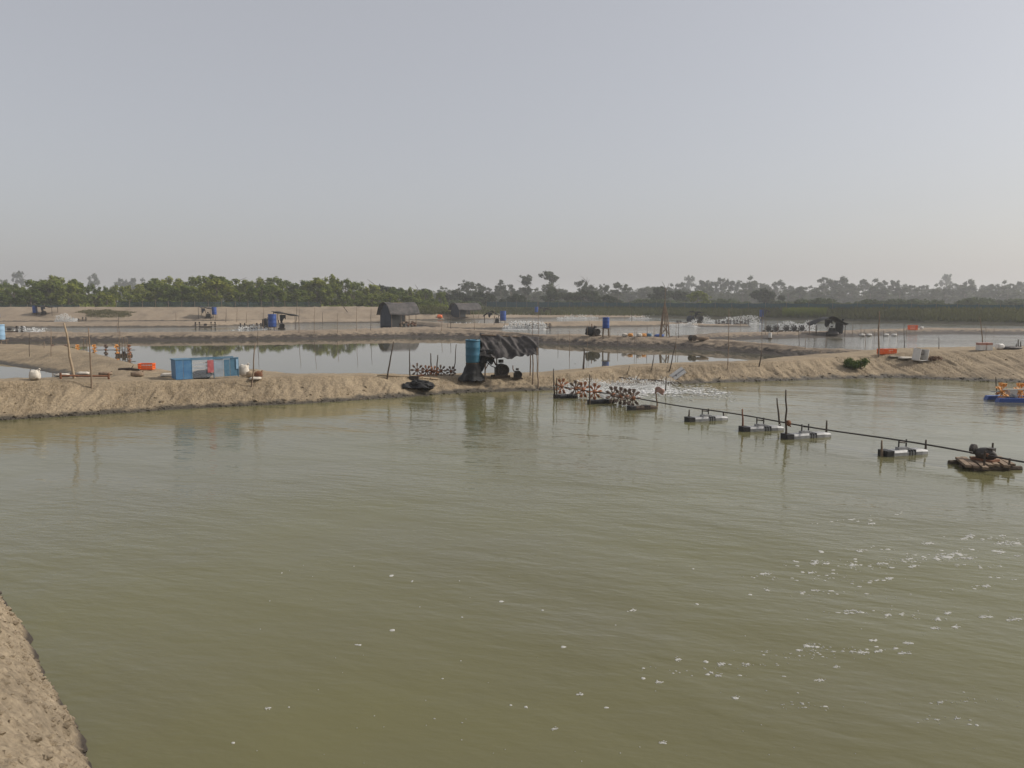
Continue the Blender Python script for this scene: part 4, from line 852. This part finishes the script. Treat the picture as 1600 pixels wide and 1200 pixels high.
# ---- huts and shelters
def hut(label, pxl, pxr, ytop, ybase, yaw, Wd_, Ld_, name='hut', roof_m=GREYTARP, px_c=None):
    P = hit((pxl + pxr) / 2, ybase); k = P.y / FPX; H = (ybase - ytop) * k * 1.02; t = thing(name, label, 'hut', P, yaw)
    W, L = Wd_, Ld_; he = H * .52
    def rf_(u, v):     # u along ridge (local x), v across
        a = (v - .5) * 2; y = a * W * .62; z = H - (H - he * .95) * abs(a) ** 2.2 + .04 * math.sin(u * 9) - .06 * math.sin(u * math.pi) + .05 * float(fbm(u * 6, v * 6, 2, 3))
        return ((u - .5) * L * 1.12 + .06 * math.sin(v * 7), y, z + .02 * math.sin(u * 40) * abs(a))
    MB().sheet(rf_, 36, 22, .03).build('roof', roof_m, t, True)
    def gable(u, v): return (-L * .47 + .04 * math.sin(u * 8), (u - .5) * W, v * (he * .9 + (H - he) * .92 * (1 - abs(u * 2 - 1) ** 2.2)))
    MB().sheet(gable, 16, 10, .03).build('end_wall', NAVYTARP, t, True)
    MB().sheet(lambda u, v: ((u - .5) * L * .9, W * .48, v * he), 6, 4, .03).build('back_wall', BLACKTARP, t)
    MB().sheet(lambda u, v: (-L * .47 + u * L * .3, -W * .48, v * he * .97), 5, 4, .03).build('side_wall', BLACKTARP, t)
    for x in (-.45, -.1, .2, .46):
        for y in (-.49, .45): MB().tube([(x * L, y * W, -.3), (x * L, y * W, he * 1.02)], .05, 6).build('post', WOOD, t)
    MB().tube([(-L * .55, 0, H - .08), (L * .55, 0, H - .08)], .05, 6).build('ridge_pole', WOOD, t)
    return t, P
ht, HP = hut('large hut with a rounded black tarp roof on the bank behind the still pond', 590, 655, 473.5, 510.5, math.radians(40), 3.2, 4.7)
for k, (px, py, lb, m, nm) in enumerate(((640, 510, 'rusty brown pots heaped under the large hut', RUST, 'pot_heap'), (648, 509.5, 'reddish bundle at the corner of the large hut', RUST, 'bundle'), (629, 510.8, 'tan bundle of firewood beside the large hut wall', WOOD, 'firewood'))):
    Q = hit(px, py); t = thing(nm, lb, 'heap', Q)
    for j in range(5): MB().lump((random.uniform(-.5, .5), random.uniform(-.2, .2), .18 + .22 * (j % 3)), .24, j + k * 7, (1, .8, .8), 2, .4).build('lump', m if j % 2 else WOOD, t)
hut('smaller dark hut with a grey roof on the outer embankment', 708, 745, 474, 495, math.radians(36), 3.4, 5.2, px_c=1)
def shelter(label, px, ybase, wpx, hpx, tilt=.12, m=BLACKTARP, peak=False, yaw=0.0):
    P = hit(px, ybase); k = P.y / FPX; W, H = wpx * k, hpx * k; t = thing('shelter', label, 'shelter', P, yaw); dpt = min(W * .7, 2.4)
    def rf_(u, v):
        z = H * (.92 + tilt * (.5 - u)) if not peak else H * (.55 + .45 * (1 - abs(u * 2 - 1) ** 1.2))
        return ((u - .5) * W * 1.1, (v - .5) * dpt, z + .05 * math.sin(u * 13 + v * 6) + .06 * math.sin(v * 9 + u * 2) - .08 * math.sin(v * math.pi))
    MB().sheet(rf_, 24, 12, .02).build('tarp', m, t, True)
    for x in (-.46, .46):
        for y in (-.42, .42): MB().tube([(x * W, y * dpt, -.3), (x * W, y * dpt, H * ((.90 - tilt * x) if not peak else .56))], .045, 6).build('post', DARKWOOD, t)
    MB().sheet(lambda u, v: (-.2 * W + .25 * W * u, -.40 * dpt + .05 * math.sin(u * 9), H * .85 - H * .33 * v * (1 + .4 * math.sin(u * 6))), 8, 6, .02).build('hanging_flap', m, t)
    return t, P, k
def barrel_on_stand(label, px, ytop, ybot, yground, m=BLUEPLASTIC, lab2='leggy pole stand', P=None):
    P = P or hit(px, yground); k = P.y / FPX; h = (ybot - ytop) * k; hs_ = max((yground - ybot) * k, .08)
    t = thing('barrel_stand', lab2, 'stand', P)
    for sx in (-1, 1):
        for sy in (-1, 1): MB().tube([(sx * h * .28, sy * h * .28, -.25), (sx * h * .24, sy * h * .24, hs_ - .03)], .04, 6).build('leg', WOOD, t)
    MB().box((0, 0, hs_ - .02), (h * .7, h * .7, .04)).build('platform', WOOD, t)
    return make_barrel(label, P + Vector((0, 0, hs_ + .003)), h, m)
shelter('low shelter with a slanted black tarp beside the still pond', 448, 514, 36, 26, .25)
barrel_on_stand('blue barrel beside the low shelter with the slanted black tarp', 426, 491, 511, 514.5, lab2='short stand under the barrel of the slanted black shelter')
Q = hit(440, 514); make_engine('dark engine under the slanted black shelter', Q, m_of(14, Q), .3); Q = hit(415, 513); make_sack('bunched black tarp hung at the barrel side of the slanted shelter', Q, 1.0, .6, 1.6, 0, BLACKTARP, seed=44, name='tarp_bundle', cat='tarp')
shelter('small dark shelter on the sandy embankment below the tall mangroves', 322, 497, 20, 18, .2, NAVYTARP); barrel_on_stand('blue barrel beside the small shelter on the sandy embankment', 335, 480, 491.5, 497, lab2='stand under the barrel on the sandy embankment'); Q = hit(325, 497); make_engine('engine in the small shelter on the sandy embankment', Q, m_of(12, Q), .3)
shelter('low dark shelter on the sandy embankment near the frame edge', 74, 491, 26, 13, .1, NAVYTARP); barrel_on_stand('blue barrel at the low shelter near the weed patch', 55, 478, 489, 491, lab2='stand under the barrel near the weed patch'); Q = hit(68, 492); make_engine('engine beneath the low dark shelter near the weed patch', Q, m_of(10, Q), .1)
barrel_on_stand('pale blue barrel cut by the frame edge', 0, 507, 531, 536, PALEBLUE, 'wooden stand under the pale blue barrel')
barrel_on_stand('small dark blue barrel on the embankment at the frame edge', -2, 490, 496, 497, BLUEPLASTIC, 'stand under the small barrel at the frame edge')
shelter('small tent-like shelter with a peaked black tarp behind the smaller hut', 768, 503, 24, 17, .0, BLACKTARP, True); barrel_on_stand('slim blue barrel beside the peaked tent-like shelter', 786, 486, 501, 504, lab2='stand under the slim blue barrel'); Q = hit(776, 504); make_engine('dark engine beneath the peaked tent-like shelter', Q, m_of(10, Q), .2)
barrel_on_stand('bright blue barrel raised on long thin legs above the mud bank', 946.5, 496, 513, 526, BLUEPLASTIC, 'stand of long thin legs under the bright blue barrel')
Q = hit(930, 525); make_engine('dark engine on the mud bank beside the bright blue barrel', Q, m_of(19, Q), .4); make_sack('black plastic wrapped round the engine by the bright blue barrel', Q + Vector((-.45, .1, 0)), 1.0, .7, .95, .1, BLACKTARP, seed=61, name='plastic_bundle', cat='plastic sheet')
barrel_on_stand('blue barrel under a ragged cover at the grassy bank', 838, 479.5, 488, 492, lab2='stand under the barrel at the grassy bank'); shelter('small ragged pale cover beside the barrel at the grassy bank', 852, 492, 18, 11, .3, GREYTARP)
shelter('dark covered engine shelter before the teal net', 1088, 503, 19, 17, .1, BLACKTARP); Q = hit(1092, 503); make_engine('dark engine under the shelter before the teal net', Q, m_of(15, Q), .1); make_sack('navy tarp bundle at the side of the covered engine shelter', hit(1079, 503), 1.6, 1.0, 1.3, .1, NAVYTARP, seed=71, name='tarp_bundle', cat='tarp')
barrel_on_stand('upright blue barrel with a small pale hood at the far spray', 1190, 484, 495, 497, lab2='stand under the blue barrel at the far spray'); shelter('small pale hood beside the upright blue barrel', 1196, 497, 12, 14, .4, GREYTARP)
shelter('ragged dark shelter on posts above the right pond', 1292, 521, 48, 26, -.1, BLACKTARP, True); Q = hit(1299, 522); make_engine('dark engine inside the ragged shelter by the right pond', Q, m_of(16, Q), .2); make_sack('grey heap below the ragged shelter', hit(1300, 524), 1.6, .7, .5, .1, GREYTARP, seed=81, name='heap', cat='heap'); make_sack('black tarp hanging at the pond end of the ragged shelter', hit(1311, 522), .9, .6, 1.7, .1, BLACKTARP, seed=82, name='tarp_bundle', cat='tarp')
# bamboo tower
Q = hit(1038, 526); t = thing('bamboo_tower', 'tall narrow bamboo tower on the mud bank', 'tower', Q); k = Q.y / FPX; H = 76 * k
for dx, dy in ((-7, -.4), (7, -.4), (-6, .5), (6, .5)): MB().tube([(dx * k, dy, -.3), (dx * k * .45, dy * .6, H * .45), (0 + dx * k * .05, dy * .1, H * (.72 if dy > 0 else .66))], [.06, .05, .03], 7).build('leg', WOOD, t)
MB().tube([(0, 0, H * .25), (0, 0, H)], [.05, .02], 7).build('mast', WOOD, t)
for z, wz in ((.12, 6), (.25, 5.2), (.38, 4.2), (.5, 3.2)): MB().tube([(-wz * k, -.35 + z * .3, H * z), (wz * k, -.35 + z * .3, H * z)], .03, 6).build('cross_bar', WOOD, t)
for s_ in (-1, 1): MB().tube([(-s_ * 6.6 * k, -.4, H * .03), (s_ * 5 * k, -.32, H * .26)], .03, 6).build('diagonal_brace', WOOD, t)
Q = hit(1030, 526.5); make_sack('blue tarp folded at the foot of the bamboo tower', Q, m_of(18, Q), .6, m_of(5, Q), .05, BLUEPLASTIC, seed=21, name='blue_tarp', cat='tarp')
for px, m, lb in ((976, SACK, 'pinkish sack nearest the blue barrel on the mud bank'), (985, PALEORANGE, 'faded orange sack in the row before the tower'), (999, SACK, 'pale sack in the middle of the row before the tower'), (1006, PALEORANGE, 'tan sack last in the row before the tower'), (1014, TEALPAINT, 'greenish sack beside the folded blue tarp')):
    Q = hit(px, 526); make_sack(lb, Q, m_of(9, Q), .5, m_of(6, Q), .1, m, seed=px)
Q = hit(1082, 532.5); t = thing('wire_drum', 'round wooden drum standing on the mud bank', 'drum', Q, .3); kk = m_of(1, Q)
MB().lathe([(4.6 * kk, -.3), (4.6 * kk, -.25), (3 * kk, -.25), (3 * kk, .25), (4.6 * kk, .25), (4.6 * kk, .3)], 20, (0, 0, 4.5 * kk), Matrix.Rotation(math.pi / 2, 3, 'X')).build('reel', DARKWOOD, t); MB().lathe([(3.4 * kk, -.2), (3.4 * kk, .2)], 16, (0, 0, 4.5 * kk), Matrix.Rotation(math.pi / 2, 3, 'X')).build('wound_wire', IRON, t)
make_sack('brown heap beside the round wooden drum', hit(1098, 531.5), 1.2, .5, .35, .1, WOOD, seed=91, name='heap', cat='heap'); Q = hit(1203, 531); barrel_on_stand('white drum standing on the bank below the far spray', 1203, 520, 528, 529.5, WHITE, 'low stand under the white drum')
Q = hit(687, 497); make_sack('orange bag on the embankment between the two huts', Q, m_of(9, Q), .8, m_of(6, Q), .1, ORANGE, seed=31, name='bag', cat='bag')
for px, lb in ((1347, 'first'), (1358, 'second'), (1384, 'third'), (1397, 'fourth')):
    Q = hit(px, 525); make_sack(lb + ' of four white lumps standing for reflection spots along the muddy edge of the right pond', Q, m_of(9, Q), .5, m_of(4, Q), .1, WHITE, seed=px)  # white sack shapes stand in for bright reflection spots on the dark bank

# ---- far aerators with spray
AER = None
def far_aerator(px, py, label, rz=.3):
    global AER
    P = at(px, py, 0)
    if AER is None:
        AER = thing('aerator', label, 'aerator', P, rz, 'aerators in the far ponds')
        for y in (-.5, .5): MB().box((0, y, .06), (1.6, .3, .2), taper=.92).build('float_hull', DARKWOOD, AER)
        MB().tube([(-1.6, 0, .42), (1.6, 0, .42)], .03, 6).build('shaft', IRON, AER); MB().box((0, 0, .4), (.4, .35, .3)).build('motor', IRON, AER)
        for x in (-1.35, -.8, .8, 1.35): make_wheel(AER, (x, 0, .42), (1, 0, 0), .4, IRON, x)
        return AER
    return dup(AER, P, rz, 1.0, label)
def spray(label, px0, px1, yw, ht_px, dep, cover, seed, size=.03, P=None, name='water_spray'):
    """flying droplets and churned foam behind the paddle wheels (uncountable)"""
    g = np.random.default_rng(seed); a, b = at(px0, yw, 0), at(px1, yw, 0); k = a.y / FPX; H = ht_px * k; W = abs(b.x - a.x)
    nd = int(min(cover * W * H * .55 / (size * size * 1.6), 14000)); nf = int(min(cover * W * dep * 1.3 / (size * size * 12), 16000)); n = nd + nf
    u = g.random(n); plume = vnoise(u * W / max(H, .3) * .9 + seed, u * 0, seed) ** 1.3
    z = g.random(n) ** 1.7 * H * (.25 + 1.0 * plume); flat = np.arange(n) >= nd; z[flat] = 0
    yy = g.normal(size=n) * dep * .5; yy[~flat] *= .35
    c = np.stack([a.x + (b.x - a.x) * (u + g.normal(size=n) * .03) + z * .15, a.y + (b.y - a.y) * u + yy, z + .01], 1)
    keep = ~flat | (fbm(c[:, 0] * 1.1 / max(size * 20, .4), c[:, 1] * 2.2 / max(size * 20, .4), seed, 3) > -.12); c = c[keep]; flat = flat[keep]; n = len(c)
    s_ = size * (.35 + g.random(n) ** 2 * 1.3); dirs = np.array([(1, 0, 0), (-1, 0, 0), (0, 1, 0), (0, -1, 0), (0, 0, 1), (0, 0, -1)], float)
    sc = np.ones((n, 3)) * (.8, .8, 1.5); sc[flat] = (5.0, 2.6, .30)
    v = (c[:, None, :] + dirs[None] * (s_[:, None] * sc)[:, None, :]).reshape(-1, 3)
    tri = np.array([(0, 2, 4), (2, 1, 4), (1, 3, 4), (3, 0, 4), (2, 0, 5), (1, 2, 5), (3, 1, 5), (0, 3, 5)]); f = (np.arange(n)[:, None, None] * 6 + tri[None]).reshape(-1, 3)
    return tag(np_mesh(name, v, f, FOAM), label, 'spray', kind='stuff')
far_aerator(15, 519.5, 'dark aerator throwing a wake near the pale blue barrel'); spray('white wake streaming from the aerator near the pale blue barrel', 22, 70, 518.5, 7, 1.2, 1.7, 1, .05); spray('white froth beside the aerator at the frame edge', -10, 12, 511, 6, 1.0, .55, 2, .05)
far_aerator(122, 502.5, 'aerator with white spray in front of the weed patch'); spray('white spray fountain in front of the weed patch', 86, 119, 503.5, 13, 1.6, 1.7, 3, .045)
spray('flat white churn beside the slanted black shelter', 372, 420, 514.5, 7, 1.5, .9, 4, .06); far_aerator(392, 514, 'aerator in the churn beside the slanted black shelter'); far_aerator(321, 511.5, 'lone aerator in the narrow pond below the sandy embankment')
for i, px in enumerate((812, 824, 836, 846)): far_aerator(px, 514.5, ('first', 'second', 'third', 'last')[i] + ' aerator in the row spraying behind the faded tarp shed', .2 + i * .1)
spray('row of white spray plumes behind the faded tarp shed', 788, 852, 515, 12, 1.8, 2.6, 5, .045)
spray('thin white spray line below the small tent-like shelter', 705, 750, 506.5, 4, 1.5, .55, 6, .06)
spray('white rooster tail of spray before the covered engine shelter', 1044, 1088, 510.5, 12, 1.5, 1.7, 7, .045)
for i, px in enumerate((1070, 1130, 1158)): far_aerator(px, 509 if i == 0 else 507, ('aerator in the spray before the covered engine shelter', 'aerator in the far spray nearest the covered engine', 'aerator in the far spray nearest the hooded blue barrel')[i])
spray('long pale spray between the covered engine and the hooded barrel', 1098, 1184, 506, 12, 2.0, 1.7, 8, .05)
spray('tall white spray curtain before the ragged shelter', 1212, 1272, 517, 17, 2.2, 1.7, 9, .045)
for i, px in enumerate((1200, 1212, 1228, 1240, 1252)): far_aerator(px, 518, ('first', 'second', 'third', 'fourth', 'last')[i] + ' aerator in the row before the ragged shelter', 1.2)
for i, px in enumerate((893, 908, 925, 1006)): spray('pale froth patch on the farthest pond, ' + ('nearest the ragged cover', 'second from the ragged cover', 'third from the ragged cover', 'beyond the bright blue barrel')[i], px - 22, px + 8, 497.5, 6, 2.0, .5, 20 + i, .06)
# churned water behind the near paddle wheels
spray('white churned water and spray between the paddle wheels and the main bank', 872, 1046, 607, 15, 1.9, 1.6, 10, .015)
spray('low foam trailing past the paddle wheels along the bank', 985, 1130, 611, 1.5, 2.2, .6, 11, .015); spray('white splash flying off the brown paddle wheels', 940, 1000, 620, 15, .6, 1.3, 12, .012); spray('white splash flying off the orange paddle wheels', 876, 935, 613, 15, .6, 1.3, 13, .012)

# ---- thin stakes of the far ponds
FS = [(46, 557, 520), (80, 557, 512), (184, 520, 505), (186, 556, 512), (185, 510, 492), (275, 502, 488), (353, 503, 482), (370, 503, 480), (385, 505, 488), (403, 540, 505), (412, 516, 480), (440, 514, 488), (463, 502, 478), (467, 520, 480), (491, 522, 478), (504, 505, 488), (527, 521, 490), (557, 517, 478), (579, 516, 482), (690, 517, 500), (704, 513, 495), (741, 516, 498), (788, 513, 500), (832, 524, 490), (841, 525, 470),
      (872, 540, 520), (890, 530, 515), (918, 541, 505), (921, 525, 500), (890, 553, 522), (953, 527, 512), (965, 540, 518), (992, 538, 512), (995, 527, 512), (1011, 527, 508), (1022, 527, 510), (1056, 545, 505), (1060, 528, 500), (987, 500, 480), (976, 500, 492), (895, 495, 470), (1140, 505, 490), (1157, 510, 490), (1170, 505, 490), (1196, 523, 500), (1215, 523, 500), (1249, 538, 500), (1265, 523, 502), (1274, 522, 505), (1292, 538, 510), (1332, 523, 505), (1345, 525, 507), (1350, 527, 514), (1366, 527, 516), (1381, 526, 515), (1416, 526, 514), (1403, 525, 517), (1467, 545, 527), (1541, 520, 508), (1553, 519, 512), (1258, 545, 528), (1272, 540, 520), (1290, 541, 528), (1352, 541, 520), (700, 512, 490), (772, 508, 484)]
FS.sort(); ORDX = ORD + ['sixtieth'] + ['sixty-' + _t[_k] for _k in range(1, 10)]
for i, (px, y0, y1) in enumerate(FS): 
    Q = hit(px, y0); stake(px, y0, y1, ORDX[i] + ' thin grey stake standing along the far pond edges, counted across the picture', 'thin stakes of the far ponds', px + random.uniform(-.8, .8), max(.02, Q.y * .00033), WOOD if i % 3 else DARKWOOD)
for px0, y0, px1, y1, lb in ((1075, 485.5, 1010, 500, 'x'),): pass
t = thing('leaning_pole', 'dark pole slanting on the sandy embankment before the large hut', 'pole'); a = hit(544, 487.5); T = at_depth(534, 476, a.y); MB().tube([a - Vector((0, 0, .2)), T], [.08, .05], 7).build('trunk', DARKWOOD, t); MB().tube([a.lerp(T, .6), a.lerp(T, .6) + Vector((.4, 0, .4))], .03, 6).build('side_twig', DARKWOOD, t)

# ---- net fences along the outer embankments
def net_fence(label, pts, hpx, m, n_post, seed):
    g = random.Random(seed); P = [hit(px, py + 1.2) + Vector((0, 1.0, 0)) for px, py in pts]
    for p in P: p.z = gz(p.x, p.y)
    base = P[0]; t = thing('net_fence', label, 'fence', base)
    xs = [p.x for p in P]; n = 90; top = []
    def f(u, v):
        x = xs[0] + (xs[-1] - xs[0]) * u; y = np.interp(x, xs, [p.y for p in P]); z = np.interp(x, xs, [p.z for p in P]); h = np.interp(x, xs, [hpx * p.y / FPX for p in P])
        return (x - base.x, y - base.y + .05 * math.sin(u * 90), z - base.z + v * h * (1 - .16 * abs(math.sin(u * n_post * math.pi)) ** .7))
    MB().sheet(f, n_post * 6, 3, .012).build('net', m, t)
    for k in range(n_post + 1):
        q_ = f(k / n_post, 0); h = f(k / n_post, 1)[2] - q_[2]; MB().tube([(q_[0], q_[1] - .05, q_[2] - .3), (q_[0] + g.uniform(-.1, .1), q_[1] - .05, q_[2] + h * g.uniform(1.02, 1.35))], .04, 5).build('post', WOOD, t)
    return t
net_fence('dull green net fence on the sandy embankment below the mangroves', [(178, 480), (300, 480), (400, 479.5), (500, 479.5)], 9.5, DULLNET, 16, 1)
net_fence('low dark net strip at the near end of the sandy embankment', [(-40, 480.5), (50, 480.3), (120, 480)], 4, DULLNET, 6, 2)
net_fence('long teal net fence along the grassy embankment', [(760, 479.2), (900, 480), (1000, 481), (1200, 482.5), (1300, 483), (1450, 484), (1640, 485)], 9, TEALNET, 34, 3)

# ---- foam flecks drifting on the near pond (uncountable)
mb_v, mb_f = [], []
g = random.Random(77)
def fleck(px, py, wpx, hpx):
    if wpx > 9:
        for q_ in range(int(wpx * .9)):
            a = g.uniform(0, 6.28); d_ = g.random() ** .7; fleck(px + math.cos(a) * d_ * wpx * .5, py + math.sin(a) * d_ * hpx * .55 + (g.random() - .5) * 2, g.uniform(1.2, 4.0), g.uniform(.5, 1.3))
        for q_ in range(4): fleck(px + g.uniform(-.33, .33) * wpx, py + g.uniform(-.2, .2) * hpx, min(wpx * g.uniform(.25, .5), 8.9), hpx * g.uniform(.25, .45))
        return
    P = at(px, py, 0); k = P.y / FPX; d_ = (EYE / P.y); rx = wpx * k / 2; ry = hpx * k / 2 / max(d_, .12); n = 11; o = len(mb_v); sd_ = g.random() * 50
    for j, (rr_, zz_) in enumerate(((1, .003), (.75, .012), (.35, .018))):
        for q_ in range(n):
            a = 6.283 * q_ / n; w_ = rr_ * (1 + .55 * float(fbm(math.cos(a) * 1.6 + sd_, math.sin(a) * 1.6, 3, 3))); mb_v.append((P.x + math.cos(a) * rx * w_, P.y + math.sin(a) * ry * w_, zz_ * .35))
    for j in range(2):
        for q_ in range(n): mb_f.append((o + j * n + q_, o + j * n + (q_ + 1) % n, o + (j + 1) * n + (q_ + 1) % n, o + (j + 1) * n + q_))
    mb_f.append(tuple(o + 2 * n + q_ for q_ in range(n)))
for px, py, w_, h_ in ((1270, 1010, 34, 9), (1128, 1038, 18, 6), (1148, 1090, 17, 8), (1036, 1161, 14, 6), (866, 1139, 11, 6), (418, 1107, 12, 5), (364, 1161, 7, 4), (1060, 1030, 11, 8), (1165, 1038, 14, 5), (1103, 1034, 8, 5), (1350, 1020, 24, 5), (1372, 1018, 14, 4), (1412, 1021, 26, 4), (1366, 1001, 16, 5), (1398, 1013, 14, 5), (1420, 1005, 18, 5), (1461, 982, 20, 4), (1465, 968, 12, 6), (1492, 980, 15, 6), (1540, 964, 24, 4), (1585, 968, 30, 5), (1480, 958, 14, 5),
                       (1475, 872, 40, 10), (1495, 866, 18, 8), (1515, 838, 14, 8), (1575, 849, 52, 5), (1560, 862, 22, 7), (1510, 872, 30, 4), (1427, 885, 18, 5), (1388, 904, 13, 5), (1335, 882, 14, 4), (1283, 862, 9, 4), (1195, 897, 22, 4), (1268, 895, 14, 4), (1198, 922, 11, 5), (1275, 923, 16, 3), (1370, 907, 10, 4), (1450, 849, 22, 4), (1362, 818, 12, 3), (1280, 1063, 20, 4), (1306, 1042, 11, 4), (1030, 1066, 14, 4), (1005, 1060, 9, 4), (880, 1011, 9, 4), (988, 954, 11, 4), (613, 985, 9, 4), (783, 940, 8, 3), (560, 1008, 12, 3), (905, 1085, 14, 4), (822, 1105, 7, 4)):
    fleck(px, py, w_, h_)
lines = [(g.uniform(1230, 1580), g.gauss(890, 45), g.uniform(60, 190), g.uniform(-.16, .06)) for k in range(20)] + [(g.uniform(1000, 1560), g.uniform(940, 1150), g.uniform(60, 180), g.uniform(-.1, .1)) for k in range(10)]
for (lx, ly, ln, sl_) in lines:                # scum drawn out in loose wind streaks
    for k in range(int(ln / 7)):
        t_ = g.gauss(0, .33); px = lx + t_ * ln; py = ly + t_ * ln * sl_ + g.gauss(0, 2.5)
        if py > 790 and px < 1650: s_ = min(1.0 + g.expovariate(.6), 9); fleck(px, py, s_ * 1.5, s_ * g.uniform(.25, .5))
for k in range(90):
    px = g.uniform(400, 1600); py = g.uniform(880, 1195); s_ = min(1.0 + g.expovariate(.75), 8); fleck(px, py, s_, s_ * g.uniform(.35, .6))
me = bpy.data.meshes.new('foam_flecks'); me.from_pydata(mb_v, [], mb_f); me.materials.append(FLECK); me.update(); o = bpy.data.objects.new('foam_flecks', me); C.objects.link(o)
tag(o, 'white foam flecks drifting on the green pond', 'foam', kind='stuff')

# ---- clods of dry clay along the water's edge (uncountable)
cv, cf = [], []
g = np.random.default_rng(5); bm = bmesh.new(); bmesh.ops.create_icosphere(bm, subdivisions=1, radius=1); uv_ = np.array([v.co[:] for v in bm.verts]); uf = np.array([[v.index for v in f_.verts] for f_ in bm.faces]); bm.free()
def clod(x, y, z, r_):
    k = 1 + g.normal(size=(len(uv_), 1)) * .22; off = len(cv) * len(uv_); cv.append(uv_ * k * r_ * np.array([1.2, 1, .7]) + np.array([x, y, z + r_ * .15])); cf.append(uf + off)
for k in range(2600):
    s_ = g.uniform(-2, 7.5); r_ = abs(g.normal()) * .28 - .03 if k < 800 else g.uniform(0, 2.2); x, y = S0.x + SD.x * s_ + SN.x * r_, S0.y + SD.y * s_ + SN.y * r_
    z = gz(x, y); sz = min(.009 + g.exponential(.011), .055); 
    if z > .03: clod(x, y, z - sz * .3, sz)
tag(np_mesh('clay_clods', np.concatenate(cv), np.concatenate(cf), SOILNEAR, False), 'loose clay clods scattered on the near bank', 'clods', kind='stuff')
cv, cf = [], []
for k in range(1600):
    px = g.uniform(-40, 1650); yf = np.interp(px, [0, 280, 600, 840, 1000, 1300, 1400, 1600], [657, 639, 623, 611, 603, 592, 590, 598]); P = hit(px, yf - abs(g.normal()) * (3 if k < 1200 else 16))
    if P.z > .0: clod(P.x, P.y, P.z - .01, min(.012 + g.exponential(.018), .075))
tag(np_mesh('clay_clods', np.concatenate(cv), np.concatenate(cf), SOIL, False), 'loose clay clods along the foot of the main bank', 'clods', kind='stuff')

pts = []
for k in range(5200):
    px = random.uniform(-20, 1640); yf = np.interp(px, [0, 280, 600, 840, 1000, 1300, 1400, 1600], [657, 639, 623, 611, 603, 592, 590, 598]); yc = np.interp(px, [0, 280, 600, 840, 1000, 1300, 1600], [596, 595, 588, 589, 574, 559, 547]); P = hit(px, random.uniform(yc + 1, yf - 5))
    if P.z > .18 and vnoise(P.x * .6, P.y * .6, 4) > .42: pts.append((P.x, P.y, P.z - .01))
tufts('dry_grass', 'sparse dry stubble and straw on the main bank', pts, .075, mat('straw', (.30, .23, .13), (.16, .12, .07), 9), 9, 3, .008)

# ---- haze: even pale dusty air round everything
hz = MB().box((0, 100, 12.0), (2900, 2900, 28.0)); hm = bpy.data.materials.new('haze'); hm.use_nodes = True; t = hm.node_tree; t.nodes.clear()
ho = t.nodes.new('ShaderNodeOutputMaterial'); pv = t.nodes.new('ShaderNodeVolumePrincipled'); pv.inputs['Color'].default_value = (.93, .94, .97, 1); pv.inputs['Density'].default_value = .0006; pv.inputs['Anisotropy'].default_value = .3
t.links.new(pv.outputs[0], ho.inputs['Volume']); tag(hz.build('haze', hm), kind='stuff')
